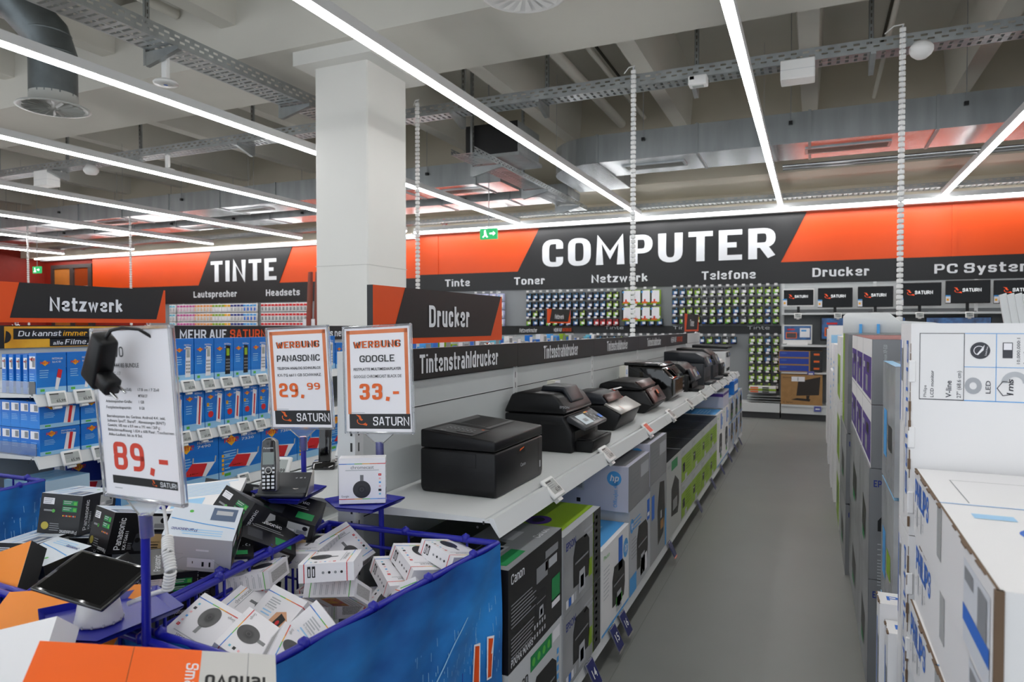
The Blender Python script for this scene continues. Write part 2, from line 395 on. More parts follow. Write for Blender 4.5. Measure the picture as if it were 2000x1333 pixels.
# ============================================================ linear lamps
def lamp(name, label, p0, p1, group, wires=()):
    a, b = Vector(p0), Vector(p1); L = (b-a).length; ang = math.atan2((b-a).y, (b-a).x)
    t = thing(name, label, 'ceiling lamp', a, (0, 0, ang), group)
    g = G(); g.box(0, -.035, .012, L, .035, .085, LAMPH); g.build('housing', t)
    g = G(); g.rbox(0, -.03, -.012, L, .03, .012, .008, LAMPM, 1, False); g.build('diffuser', t)
    if wires:
        for w in wires: G().tube([(w, 0, .085), (w, 0, 1.0)], .0022, GREY, 5).build('suspension_wire', t)
xs = [1.7, -.47, -2.7, -4.93, -7.35, -9.95, -12.5, -15.1, -17.7]
nm = ['far right of the picture', 'right of the white cable spine above the aisle', 'running over the column top to the wall board', 'ending behind the column', 'crossing in front of the column, second from it',
      'third to the left of the column', 'fourth to the left of the column', 'fifth to the left of the column', 'farthest to the left']
for x, n in zip(xs, nm):
    lamp('linear_lamp', 'long white linear ceiling lamp '+n, (x, -1.0, 3.32), (x, 11.5, 3.32), 'linear lamps running towards the back wall', (3.4, 8.4))
lamp('linear_lamp', 'linear lamp along the wall above the COMPUTER fascia', (-7.2, 11.58, 3.3), (6.6, 11.58, 3.3), None)
lamp('linear_lamp', 'linear lamp along the wall above the TINTE fascia', (-19.6, 11.95, 3.3), (-7.3, 11.95, 3.3), None)
g = G(); g.box(-7.33, 11.7, 3.27, 6.6, 11.92, 3.31, LAMPH); g.box(-19.8, 12.2, 3.27, -7.4, 12.4, 3.31, LAMPH); struct(g.build('trim_24'))

# ============================================================ cable trays with hangers
def tray(name, label, L, W, H, loc, rot, hang):
    t = thing(name, label, 'cable tray', loc, rot)
    g = G(); n = int(L/.07)
    for i in range(n): g.box(i*.07, .02, 0, i*.07+.042, W-.02, .002, GALV)
    for y in (0, W/2-.012, W-.024): g.box(0, y, -.001, L, y+.024, .001, GALV)
    for y in (0, W-.0015):
        g.box(0, y, 0, L, y+.0015, H*.3, GALV); g.box(0, y, H*.45, L, y+.0015, H*.62, GALV); g.box(0, y, H*.78, L, y+.0015, H, GALV)
        for i in range(int(L/.1)): g.box(i*.1, y, H*.3, i*.1+.05, y+.0015, H*.45, GALV); g.box(i*.1+.05, y, H*.62, i*.1+.1, y+.0015, H*.78, GALV)
    g.build('perforated_channel', t)
    for x in hang:
        g = G(); y = W+.02
        g.box(x-.02, y, -.12, x+.02, y+.003, 1.35, GALV); g.box(x-.02, y, -.12, x-.017, y+.03, 1.35, GALV); g.box(x+.017, y, -.12, x+.02, y+.03, 1.35, GALV)
        f = F(g, (x, y-.001, -.1), (1,0,0), (0,0,1))
        for k in range(24): f.rect(-.006, k*.06, .006, k*.06+.035, JOINT)
        g.prism([(-.06, -.01), (y, -.01), (y, -.13), (y-.05, -.12), (-.06, -.04)], 'x', x-.02, x+.02, GALV)
        g.build('hanger', t)
    return t
tray('cable_tray', 'galvanised perforated cable tray crossing the hall behind the column', 24, .2, .11, (-18, 6.6, 3.79), (0,0,0), (2.2, 4, 5.9, 7.6, 9.2, 11.3, 12.9, 14.4, 15.4, 16.95, 18.45, 20.3))
tray('cable_tray', 'galvanised perforated cable tray running towards the column at upper left', 7.3, .3, .12, (-4.86, -.8, 3.78), (0,0,PI/2), (1.4, 3.1, 4.9, 6.5))
tray('cable_tray', 'thin cable tray along the wall just above the wall lamps', 24, .22, .07, (-18, 11.3, 3.42), (0,0,0), ())
tray('cable_tray', 'short cable tray passing under the ducts right of the column', 4.2, .3, .07, (-3.5, 6.9, 3.41), (0,0,PI/2), (.6, 2.2, 3.6))

# ============================================================ ducts
def duct(name, label, x0, x1, y0, y1, z0, z1, vents, elbow=False):
    t = thing(name, label, 'duct', ((x0+x1)/2, (y0+y1)/2, z0)); cx, cy = (x0+x1)/2, (y0+y1)/2
    g = G(); g.box(x0-cx, y0-cy, 0, x1-cx, y1-cy, z1-z0, DUCTSIDE, bot=DUCT)
    n = int((x1-x0)/1.25)
    for i in range(n+1):
        x = x0-cx+i*1.25; g.box(x-.015, y0-cy-.015, -.012, x+.015, y1-cy+.01, z1-z0+.01, DUCTSIDE)
    if elbow:
        R_ = .8; pts = [(x0-cx+.0, y0-cy)]+[(x0-cx-R_*math.sin(a), y0-cy+R_-R_*math.cos(a)) for a in [PI/2*k/8 for k in range(1, 9)]]+[(x0-cx-R_, y1-cy+.9), (x0-cx, y1-cy+.9)]
        g.prism(pts, 'z', 0, z1-z0, DUCTSIDE); g.prism([(a, b) for a, b in pts], 'z', -.002, 0, DUCT)
    g.build('duct_body', t)
    for a, b in vents:
        g = G(); g.box(a-cx, -.14, -.014, b-cx, .14, -.001, GALV); f = F(g, (a-cx, .14, -.014), (1,0,0), (0,-1,0), .001); f.rect(.03, .04, b-a-.03, .24, JOINT)
        f.up()
        for k in range(5): f.rect(.03, .06+k*.035, b-a-.03, .068+k*.035, GALV)
        g.build('vent_grille', t)
    for x in [x0-cx+.6+1.7*k for k in range(int((x1-x0)/1.7))]:
        g = G(); g.tube([(x, y0-cy-.02, z1-z0-.1), (x, y0-cy-.02, 1.6)], .004, GREY, 5); g.box(x-.02, y0-cy-.04, z1-z0-.14, x+.02, y0-cy, z1-z0-.1, BLACK); g.build('hanger_rod', t)
duct('air_duct', 'wide rectangular sheet metal air duct across the upper right', -2.55, 6.8, 8.5, 9.35, 3.55, 3.9, ((-2.3, -1.5), (-.1, .8)), True)
duct('air_duct', 'rectangular air duct running left from behind the column', -19.5, -4.1, 8.9, 9.6, 3.52, 3.85, ((-5.2, -4.5), (-9.5, -8.7), (-13, -12.2)))
duct('air_duct', 'second lower air duct near the back wall left of the elbow', -19.5, -3.5, 10.1, 10.7, 3.5, 3.68, ((-8, -7.2), (-12, -11.2)))
g = G(); g.box(-.35, -.35, 0, .35, .35, .4, DUCTSIDE, front=BLACK); g.box(-.38, -.38, -.02, .38, .38, .02, GALV)
tag(g.build('duct_branch', loc=(-3.6, 7.9, 3.52)), 'short boxy duct branch with a dark open end beside the elbow', 'duct')
# round spiral duct with a swirl diffuser, upper left
t = thing('swirl_duct', 'round spiral duct ending in a swirl diffuser at upper left', 'duct', (-6.58, 4.2, 3.52))
g = G(); DKG = mt('dark_spiral_duct', '#6d7375', .4, metal=.8, var=.1)
pts = [(0, 0, .1), (0, 0, .5), (-.03, -.04, .68), (-.2, -.2, .95), (-.5, -.5, 1.15), (-1.0, -1.0, 1.3), (-2.2, -2.2, 1.4)]
g.tube(pts, .2, DKG, 20)
for p in pts[1:5]: g.lathe([(.2, -.01), (.208, 0), (.2, .01)], DKG, 20, p)
g.build('spiral_pipe', t)
g = G(); g.lathe([(.2, .12), (.2, .03), (.3, .0), (.31, -.01), (.27, -.012), (.265, .01), (.05, .012), (.0, .012)], mt('grey_diffuser', '#a9aaa6', .45), 32)
for k in range(20):
    a = 2*PI*k/20; u = Vector((math.cos(a), math.sin(a), 0)); v = Vector((-u.y, u.x, 0)); p = u*.06; q = u*.25
    g.face([p-v*.004+Vector((0,0,-.006)), q-v*.004+Vector((0,0,-.006)), q+v*.018+Vector((0,0,-.02)), p+v*.008+Vector((0,0,-.02))], mt('grey_diffuser', '#a9aaa6', .45))
g.build('swirl_diffuser', t)
t = thing('swirl_diffuser', 'white round swirl diffuser under the girder at the top edge', 'diffuser', (-1.93, 4.6, 3.86))
g = G(); g.lathe([(.12, .3), (.2, .3), (.22, .05), (.31, .015), (.32, 0), (.29, -.012), (.27, .0), (.05, .004), (0, .004)], WPLAST, 36)
for k in range(18):
    a = 2*PI*k/18; u = Vector((math.cos(a), math.sin(a), 0)); v = Vector((-u.y, u.x, 0)); p = u*.05; q = u*.26; d = Vector((0, 0, -.008))
    g.face([p+d, q-v*.002+d, q+v*.05+d*2.2], WPLAST)
g.build('diffuser_plate', t); g = G(); g.lathe([(.21, .05), (.21, .9)], CONC, 24, (0, 0, 0)); g.build('duct_collar', t)

# ============================================================ small ceiling fittings
def spine(x, y, z0, z1, label):
    g = G(); n = int((z1-z0)/.045)
    for i in range(n):
        z = z0+i*.045; g.rbox(-.024, -.014, z, .024, .014, z+.036, .006, WPLAST, 1, False)
    g.tube([(0, 0, z0), (0, 0, z1)], .008, LGREY, 6); g.tube([(0, 0, z1-.02), (.01, .02, z1+.02), (-.06, .06, z1+.03), (-.12, .12, z1)], .006, WPLAST, 6)
    tag(g.build('cable_spine', loc=(x, y, 0)), label, 'cable spine', 'white cable spines hanging from the ceiling tray')
spine(.66, 6.5, 1.0, 3.93, 'white segmented cable spine dropping to the right row of cartons')
spine(-1.59, 6.5, .9, 3.93, 'white segmented cable spine crossing the COMPUTER lettering')
spine(-4.0, 6.5, 1.4, 3.93, 'white segmented cable spine right beside the column')
spine(-15.0, 9, 1.3, 3.8, 'distant white cable spine above the Netzwerk sign')
spine(-11.9, 9, 1.3, 3.8, 'distant white cable spine in front of the orange board left of TINTE')
def fit(name, label, cat, loc, fn):
    g = G(); fn(g); return tag(g.build(name, loc=loc), label, cat)
fit('junction_box', 'large white box under the cable tray at upper right', 'box', (-.14, 6.6, 3.72), lambda g: (g.rbox(-.14, -.1, -.1, .14, .1, .07, .008, WPLAST, 1, False), g.box(-.141, -.101, -.02, .141, .101, -.017, LGREY)))
fit('emergency_light', 'small white emergency light below the cable tray', 'light fitting', (-1.0, 6.6, 3.73), lambda g: (g.rbox(-.085, -.06, -.03, .085, .06, .06, .012, WPLAST), g.box(-.05, -.03, -.034, .05, .03, -.029, LCD)))
fit('motion_detector', 'round white motion detector under the tray at far right', 'detector', (.8, 6.55, 3.72), lambda g: g.lathe([(.0, .07), (.06, .07), (.09, .03), (.09, 0), (.075, -.03), (.04, -.06), (0, -.068)], WPLAST))
fit('smoke_detector', 'small round white detector under the tray at left', 'detector', (-9.6, 6.65, 3.7), lambda g: g.lathe([(.0, .09), (.06, .09), (.1, .03), (.1, 0), (.07, -.04), (0, -.05)], WPLAST))
fit('junction_box', 'white box under the cable tray at the left edge', 'box', (-10.6, 6.65, 3.68), lambda g: (g.rbox(-.16, -.1, -.12, .16, .1, .11, .008, WPLAST, 1, False), g.box(-.161, -.101, -.03, .161, .101, -.027, LGREY)))
def ap(label, loc, h):
    t = thing('wireless_access_point', label, 'access point', loc)
    g = G(); g.lathe([(0, .03), (.08, .03), (.1, .012), (.095, 0), (.05, -.006), (0, -.006)], WPLAST); g.lathe([(.018, -.0065), (0, -.007)], BLUP, 12); g.build('disc', t)
    g = G(); g.rbox(-.03, -.02, .03, .03, .02, h, .004, WPLAST, 1, False); g.build('bracket', t)
ap('white disc access point on a bracket below the upper left tray', (-5.03, 4.15, 3.5), .3)
ap('white disc access point hanging below the crossing tray at left', (-8.1, 6.7, 3.58), .22)
def exitsign(x, y, z, label):
    t = thing('exit_sign', label, 'exit sign', (x, y, z)); GS = mt('exit_green', '#0f9a55', .4, emit=.6); WS = mt('exit_white', '#ffffff', .4, emit=.8)
    g = G(); g.box(-.12, -.02, 0, .12, .02, .14, GS); f = F(g, (-.12, -.021, 0), (1,0,0), (0,0,1), .001)
    f.poly([(.14, .06), (.14, .08), (.19, .08), (.19, .1), (.225, .07), (.19, .04), (.19, .06)], WS); f.disc(.075, .105, .014, WS, 10); f.poly([(.06, .09), (.09, .09), (.1, .05), (.12, .025), (.1, .02), (.08, .045), (.05, .02), (.035, .03), (.065, .055)], WS)
    g.build('panel', t); g = G(); g.tube([(0, 0, .14), (0, 0, 5.15-z)], .006, GREY, 6); g.build('rod', t)
exitsign(-3.85, 8, 2.58, 'green exit sign hanging right of the column'); exitsign(-14.7, 9, 2.55, 'green exit sign hanging at far left')
def sprinkler(label, pts, r):
    g = G(); g.tube(pts, r, CONC, 10)
    for i in (.35, .75):
        p = Vector(pts[0]).lerp(Vector(pts[-1]), i); d = (Vector(pts[-1])-Vector(pts[0])).normalized(); g.tube([p-d*.03, p+d*.03], r*1.4, CONC, 10)
    tag(g.build('ceiling_pipe'), label, 'pipe')
sprinkler('thick white pipe between the ribs right of the column', [(-2.7, 4, 4.55), (-2.7, 10.3, 4.55)], .065)
sprinkler('thin white pipe beside the thick ceiling pipe', [(-2.35, 4, 4.6), (-2.35, 10.3, 4.6)], .03)
sprinkler('thin white pipe between the ribs at upper right', [(.72, 4, 4.7), (.72, 10.3, 4.5)], .025)
sprinkler('white pipe stub between the ribs at upper left', [(-5.9, 2, 4.6), (-5.9, 5, 4.6)], .05)
def alarm(x, label):
    fit('fire_alarm', label, 'alarm', (x, 11.715, 3.44), lambda g: (g.rbox(-.05, -.04, 0, .05, .04, .1, .01, REDP, 1, False), g.lathe([(.035, -.03), (.04, 0), (.0, 0)], WPLAST, 12)))
alarm(-6.6, 'small red alarm above the orange fascia right of the column'); alarm(-17.3, 'small red alarm above the door at far left')
CP = G()
for y in (8.9, 9.05): CP.tube([(-.35, y, 3.26), (6.5, y, 3.26)], .02, CHROME, 8)
tag(CP.build('conduit_pipe', loc=(0, 0, .12)), 'pair of shiny conduit pipes under the right duct', 'pipe')
# ============================================================ shelving gondolas
def shelf_prof(d, t=.034): return [(t, 0), (d-.05, 0), (d-.05, -.006), (d-.036, -.006), (d-.036, .003), (d-.022, .003), (d, -.05), (d-.004, -.053), (d-.034, -.012), (t, -.03)]
def gondola(name, label, xc, ys, top, right, left, hz, loc_y):
    t = thing(name, label, 'shelving', (xc, loc_y, 0)); SL = mt('slot_dark', '#2a2a2a', .6)
    for i in range(len(ys)-1):
        a, b = ys[i]-loc_y, ys[i+1]-loc_y
        g = G(); g.box(-.03, a+.004, .1, .03, b-.004, top, SHELF)
        for sd in (1, -1):
            f = F(g, (.03*sd, a if sd > 0 else b, 0), (0, sd, 0), (0, 0, 1), .0008)
            for z in (.5, .83, 1.152, 1.25): f.rect(.004, z, b-a-.004, z+.004, SL); f.rect(.004, z+.004, b-a-.004, z+.007, SHELF2)
        g.build('back_panel', t)
        for sd, levels in ((1, right), (-1, left)):
            for z, d in levels:
                g = G()
                if z < .2:
                    g.box(.03, a, z-.045, d-.02, b, z, SHELF) if sd > 0 else g.box(-d+.02, a, z-.045, -.03, b, z, SHELF)
                    g.prism([(sd*x, zz) for x, zz in [(d-.03, z+.004), (d-.012, z+.004), (d, z-.04), (d-.004, z-.045), (d-.03, z-.045)]], 'y', a+.001, b-.001, SHELF2); g.build('base_shelf', t)
                    g = G(); g.box(sd*.05, a+.03, .03, sd*(d-.1), b-.03, .075, mt('dark_plinth', '#3a3b3d', .6)) if sd > 0 else g.box(-(d-.1), a+.03, .03, -.05, b-.03, .075, mt('dark_plinth', '#3a3b3d', .6))
                    for yy in (a+.03, b-.07): g.box(min(sd*(d-.14), sd*(d-.06)), yy, 0, max(sd*(d-.14), sd*(d-.06)), yy+.04, .09, SHELF)
                    g.build('foot', t)
                else:
                    pr = [(sd*x, z+zz) for x, zz in shelf_prof(d)]
                    g.prism(pr, 'y', a+.002, b-.002, SHELF2)
                    f = F(g, (0, a+.002, z), (1, 0, 0), (0, 0, 1), .0006)
                    f.rect(sd*(d-.055)-.003, -.018, sd*(d-.055)+.003, -.008, SL); f.disc(sd*(d-.075), -.028, .004, SL, 8)
                    g.build('shelf', t)
        if hz:
            for sd in (1, -1):
                g = G(); xx = (.03, .045) if sd > 0 else (-.045, -.03); g.box(xx[0], a+.001, hz, xx[1], b-.001, top+.005, SIGNBLK); g.build('header_band', t)
    for y in ys:
        g = G(); y -= loc_y; g.box(-.034, y-.022, 0, .034, y+.022, top+.004, SHELF2)
        for sd in (1, -1):
            f = F(g, (sd*.034, y, .15), (0, sd, 0), (0, 0, 1), .0006)
            for k in range(int((top-.2)/.05)): f.rect(-.006, k*.05, .0, k*.05+.028, SL)
        f = F(g, (0, y-.022, .15), (1, 0, 0), (0, 0, 1), .0006)
        for k in range(int((top-.2)/.05)): f.rect(.016, k*.05, .024, k*.05+.028, SL)
        g.build('upright', t)
    return t
GY = [1.80, 3.06, 4.33, 5.6, 6.8, 8.0, 9.0]
G1X, G2X = -1.362, -3.55
g1 = gondola('printer_gondola', 'light grey double-sided shelving with printers and black Tintenstrahldrucker headers', G1X, GY, 1.365, [(.882, .532), (.13, .565)], [(.882, .50), (.13, .5)], 0, 1.8)
# printed header of the printer gondola: stops one bay before the far end
for i in range(5):
    a, b = GY[i]-1.8, GY[i+1]-1.8
    g = G(); g.box(.03, a+.001, 1.256, .045, b-.001, 1.368, SIGNBLK)
    f = F(g, (.045, 0, 0), (0, 1, 0), (0, 0, 1), .001); c = {0: 2.49, 1: 3.7, 2: 4.93, 3: 6.2, 4: 7.3}[i]-1.8
    if i < 4: f.text('Tintenstrahldrucker', c, 1.276, .07, LETTER, .58 if i else .68, .036, al='c')
    else:
        f.text('MEHR AUF', c-.3, 1.285, .055, LETTER, .3, .03); f.text('SATURN.DE', c+.03, 1.285, .055, ORANGE, .33, .03)
    g.build('header_band', g1)
G2Y = [1.85, 2.9, 4.2, 5.5, 6.8, 8.1, 9.4, 10.4]
g2 = gondola('network_gondola', 'light grey shelving with blue router cartons behind the bargain bins', G2X, G2Y, 1.45, [(1.155, .52), (.885, .52), (.58, .52), (.13, .56)], [], 0, 1.85)
for i in range(7):
    a, b = G2Y[i]-1.85, G2Y[i+1]-1.85
    g = G(); g.box(.03, a+.001, 1.345, .045, b-.001, 1.455, SIGNBLK); f = F(g, (.045, -1.85, 0), (0, 1, 0), (0, 0, 1), .001)
    if i == 0:
        YB = mt('amber_print', '#c98a10', .5, hex2='#e8b02a', scale=6); f.rect(1.99, 1.346, 2.897, 1.45, YB); f.up()
        f.rect(2.03, 1.388, 2.75, 1.44, BLACK); f.rect(2.2, 1.35, 2.75, 1.392, BLACK); f.disc(1.99, 1.40, .03, BLACK, 12, t0=-PI/2, t1=PI/2); f.up()
        f.text('Du kannst', 2.05, 1.402, .026, LETTER, .205, .02, slant=.2); f.text('immer und überall', 2.265, 1.402, .026, YELP, .37, .02, slant=.2)
        f.text('alle', 2.215, 1.358, .02, LETTER, .05, .01, slant=.2); f.text('Filme, Songs und', 2.275, 1.358, .026, LETTER, .36, .02, slant=.2)
    elif i == 1:
        f.text('MEHR AUF', 2.97, 1.37, .06, LETTER, .36, .035); f.text('SATURN.DE', 3.36, 1.37, .06, ORANGE, .45, .035)
    elif i == 2: f.text('Das neue Leben Schau', 4.28, 1.37, .055, LETTER, .8, .03)
    elif i == 5: f.text('Netzwerkrouter', 8.2, 1.37, .055, LETTER, .62, .025)
    elif i == 6: f.text('MEHR AUF', 9.5, 1.37, .055, LETTER, .35, .03); f.text('SATURN.DE', 9.88, 1.37, .055, ORANGE, .42, .03)
    g.build('header_band', g2)
# category boards standing on the gondolas
def board(label, x, y0, y1, z0, z1, word, cut, ww, wh, ends=True, off=.5):
    t = thing('category_board', label, 'sign', (x, (y0+y1)/2, z0)); L = y1-y0; h = z1-z0
    g = G(); g.box(-.012, -L/2, 0, .012, L/2, h, ORANGE, left=SIGNBLK, front=SIGNBLK)
    f = F(g, (.012, -L/2, 0), (0, 1, 0), (0, 0, 1), .001); f.poly([(cut, .02), (L-cut*.75, .02), (L-cut*.1, h), (cut*1.9, h)] if not ends else [(cut*.55, .022), (L-cut*.62, .022), (L-.012, h), (cut, h)], SIGNBLK); f.up()
    bd = g.build('board', t)
    g = G(); f = F(g, (.012, -L/2, 0), (0, 1, 0), (0, 0, 1), .001); f.up(2); f.text(word, L*off, h*.3, wh, LETTER, ww, .04, al='c'); g.build('lettering', bd)
    g = G()
    for y in (-L*.4, L*.38): g.tube([(0, y, -.14), (0, y, .0)], .008, CLEAR, 8); g.lathe([(.018, -.006), (.018, .004), (0, .004)], CHROME, 10, (0, y, -.015))
    g.build('clear_foot', t)
board('black and orange board reading Drucker on the printer shelving', -1.377, 1.93, 2.98, 1.385, 1.592, 'Drucker', .2, .34, .085, off=.51)
board('black and orange board reading Netzwerk on the left shelving', G2X, 1.98, 2.9, 1.47, 1.665, 'Netzwerk', .1, .4, .07, off=.48)
board('distant small board reading Netzwerk above the far end of the network shelving', G2X, 9.3, 10.35, 1.5, 1.71, 'Netzwerk', .2, .4, .07)
board('distant small board reading Toner seen edge-on over the far printers', G1X, 8.0, 9.05, 1.39, 1.6, 'Toner', .2, .3, .08)

# ============================================================ electronic price tags
def esl_proto(red=False):
    t = thing('price_tag', 'tag', 'price tag'); g = G(); g.rbox(-.052, 0, 0, .052, .014, .082, .005, WPLAST, 2)
    g.box(-.02, .012, -.012, .02, .03, .03, WPLAST); cs = g.build('case', t)
    g = G(); f = F(g, (-.052, 0, 0), (1, 0, 0), (0, 0, 1), .0006); c = mt('red_epaper', '#e2563c', .4) if red else LCD
    f.rect(.012, .014, .092, .07, c); f.up(); f.rect(.012, .061, .06, .067, BLACK if not red else ORANGE)
    f.lines(.016, .057, .05, 3, .008, .003, GREY if not red else ORANGE); f.text('65,99' if not red else '79,-', .089, .019, .016, BLACK if not red else REDP, None, .01, al='r'); g.build('display', cs)
    return t
_esl = {}
def esl(label, x, y, z, rz, tilt=.7, red=False, s=1., group=None):
    loc, rot = (x, y, z), (-tilt, 0, rz)
    if red not in _esl: o = _esl[red] = esl_proto(red); o.location = loc; o.rotation_euler = rot; o['label'] = label
    else: o = copy_tree(_esl[red], loc, rot, label)
    o.scale = (s, s, s)
    if group: o['group'] = group
    return o
TG = 'price tags along the printer shelf'
for k, (y, l) in enumerate([(2.29, 'in front of the nearest black printer'), (3.0, 'in front of the printer with a tilted control panel'), (3.83, ''), (4.53, 'in front of the bronze-fronted printer'), (5.26, 'in front of the glossy black printer'),
        (5.95, 'sixth along the printer shelf'), (6.62, 'seventh along the printer shelf'), (7.15, 'eighth along the printer shelf'), (7.65, 'ninth along the printer shelf'), (8.15, 'tenth along the printer shelf'), (8.6, 'last at the far end of the printer shelf')]):
    esl('red electronic price tag in front of the silver-panelled printer' if k == 2 else 'white electronic price tag '+l, -.815, y, .848, PI/2, .8, k == 2, 1., TG)

# ============================================================ printers (local x towards the aisle, y along the shelf)
Z = .882
def printer(name, label, loc, group='printers on the shelf'): return thing(name, label, 'printer', loc, (0, 0, 0), group)
# nearest: boxy black multifunction printer
t = printer('multifunction_printer', 'nearest printer, boxy matt black with recessed top tray', (-.945, 2.01, Z))
g = G(); g.prism([(.012, 0), (.418, 0), (.43, .02), (.43, .152), (0, .152), (0, .02)], 'x', -.285, 0, BLKPL, .008, 2); g.rbox(-.28, .01, 0, -.01, .42, .02, .006, BLKPL, 1)
f = F(g, (-.27, 0, 0), (1, 0, 0), (0, 0, 1), .0008); DL = mt('panel_groove', '#050506', .5); EDG = mt('soft_black_edge', '#2b2b2e', .35)
for a, b, c, d in ((.02, .098, .2, .1), (.02, .142, .2, .144), (.02, .098, .022, .144), (.198, .098, .2, .144)): f.rect(a, b, c, d, DL)
f = F(g, (0, .02, 0), (0, 1, 0), (0, 0, 1), .0008); f.rect(.36, .02, .362, .15, DL); f.rect(.16, .118, .23, .138, DL); f.text('Canon', .19, .07, .013, LGREY, None, .01); f.rect(.372, .035, .384, .06, LGREY)
f.up(); f.poly([(.18, .127), (.22, .134), (.222, .138), (.185, .134)], ORP)
g.build('body', t)
g = G(); g.prism([(-.284, .154), (-.001, .154), (-.001, .19), (-.09, .199), (-.284, .216)], 'y', .001, .429, BLKPL, .006, 2); f = F(g, (-.284, 0, .2165), (.194, 0, -.017), (0, 1, 0), .0008)
f.rect(.015, .17, .18, .405, mt('recess_black', '#060606', .6)); f.up(); f.poly([(.015, .17), (.045, .2), (.045, .375), (.015, .405)], EDG); f.rect(.045, .2, .15, .206, EDG); f.rect(.16, .18, .178, .4, mt('panel_black', '#1a1a1c', .3))
g.build('lid', t)
g = G(); f = F(g, (-.284, 0, .2165), (.194, 0, -.017), (0, 1, 0), .0014); f.rect(.03, .02, .19, .16, mt('panel_black', '#1a1a1c', .3)); f.up()
f.rect(.11, .05, .17, .07, SCREEN); f.text('MX', .06, .03, .012, LGREY, None, .01)
for k in range(14): f.disc(.06+.016*(k % 7), .085+.022*(k//7), .004, LGREY, 8)
f.disc(.175, .135, .006, ORP, 8); g.build('control_panel', t)
# second: fax printer with document feeder, tilted panel and open output tray
t = printer('fax_printer', 'black printer with document feeder, tilted control panel and paper tray', (-.975, 2.88, Z))
g = G(); g.prism([(-.33, .0), (0, 0), (0, .09), (-.04, .15), (-.04, .168), (-.33, .168)], 'y', 0, .4, BLKPL, .008); g.box(-.1, .03, .05, .002, .34, .095, DL)
f = F(g, (-.33, -.0008, 0), (1, 0, 0), (0, 0, 1)); f.rect(.02, .12, .3, .122, DL); f.rect(.18, .125, .27, .138, DL); g.build('body', t)
g = G(); g.prism([(-.34, .17), (-.03, .17), (-.03, .19), (-.07, .245), (-.1, .262), (-.26, .268), (-.3, .255), (-.325, .2)], 'y', .005, .395, BLKPL, .012)
f = F(g, (-.25, .005, 0), (1, 0, 0), (0, 0, 1), .001); f.text('EPSON', .19, .2, .011, LGREY); g.build('document_feeder', t)
g = G(); g.prism([(-.2, .262), (-.09, .262), (-.05, .21), (-.04, .22), (-.08, .285), (-.19, .29)], 'y', .12, .3, DKBLUE, .006); g.build('feeder_flap', t)
g = G(); g.prism([(-.03, .165), (.055, .115), (.05, .1), (-.05, .14)], 'y', .03, .37, mt('graphite_panel', '#3c3d40', .3), .004)
f = F(g, (.055, .04, .1152), (0, 1, 0), (-.862, 0, .507), .002); f.rect(.03, .015, .15, .08, mt('lit_lcd', '#c6d0d6', .1, emit=.15)); f.up(); f.rect(.06, .03, .11, .05, GREY)
for r in range(4):
    for c in range(5): f.rect(.165+.018*c, .018+.016*r, .177+.018*c, .028+.016*r, [BLACK, LGREY][(r+c) % 4 == 0])
f.rect(.27, .02, .31, .045, BLUP); f.rect(.165, .078, .2, .086, YELP); f.rect(.2, .078, .22, .086, REDP); g.build('control_panel', t)
g = G(); g.prism([(-.05, 0), (.075, 0), (.085, .05), (.08, .055), (-.05, .05)], 'y', .05, .35, BLKPL, .006); g.box(-.05, .07, .051, .07, .33, .058, DL); g.build('output_tray', t)
# third: silver slanted panel with a raised red flap
t = printer('inkjet_printer', 'black printer with a slanted silver panel and a raised red paper flap', (-.93, 3.6, Z))
g = G(); g.prism([(-.36, 0), (-.05, 0), (-.01, .09), (-.1, .135), (-.36, .135)], 'y', 0, .44, BLKPL, .01); g.build('body', t)
g = G(); g.prism([(-.012, .092), (-.002, .1), (-.098, .15), (-.11, .138)], 'y', .0, .44, SILV, .003); f = F(g, (-.002, .02, .1), (0, 1, 0), (-.886, 0, .463), .002)
f.rect(.06, .02, .065, .07, BLACK); f.rect(.075, .02, .08, .055, ORP); f.disc(.2, .05, .008, LCD, 10)
for k in range(4): f.disc(.14+.04*k, .075, .004, GREY, 8)
g.build('control_panel', t)
g = G(); g.prism([(-.36, .137), (-.1, .137), (-.09, .152), (-.12, .19), (-.2, .205), (-.3, .2), (-.36, .175)], 'y', .01, .3, DKBLUE, .01); g.prism([(-.118, .19), (-.088, .153), (-.08, .155), (-.11, .197)], 'y', .01, .3, BRONZE, .003); g.build('lid', t)
g = G(); g.prism([(-.26, .14), (-.09, .15), (-.09, .156), (-.15, .2)], 'y', .33, .335, mt('red_orange_plastic', '#e63c12', .3)); g.build('paper_flap', t)
g = G(); g.prism([(-.2, .17), (-.12, .2), (-.13, .203), (-.22, .18)], 'y', .33, .44, WHITE); g.build('paper_sheet', t)
# fourth: bronze front
t = printer('inkjet_printer', 'rounded black printer with a slanted bronze front and orange display', (-.94, 4.4, Z))
g = G(); g.prism([(-.36, 0), (-.06, 0), (-.005, .05), (-.005, .06), (-.06, .145), (-.36, .145)], 'y', 0, .44, BLKPL, .014, 3); g.build('body', t)
g = G(); g.prism([(-.37, .147), (-.08, .147), (-.075, .165), (-.12, .2), (-.3, .205), (-.36, .185)], 'y', .0, .44, BLKPL, .014, 3); g.build('lid', t)
g = G(); g.prism([(-.002, .064), (.008, .07), (-.05, .16), (-.062, .15)], 'y', .04, .4, BRONZE, .004); g.prism([(-.078, .165), (-.07, .168), (-.115, .207), (-.125, .203)], 'y', .02, .42, BRONZE, .003)
f = F(g, (.006, .05, .072), (0, 1, 0), (-.545, 0, .838), .006); f.rect(.14, .02, .22, .075, SCREEN); f.up(); f.rect(.15, .045, .19, .075, ORP); f.rect(.02, .085, .05, .09, LGREY); g.build('control_panel', t)
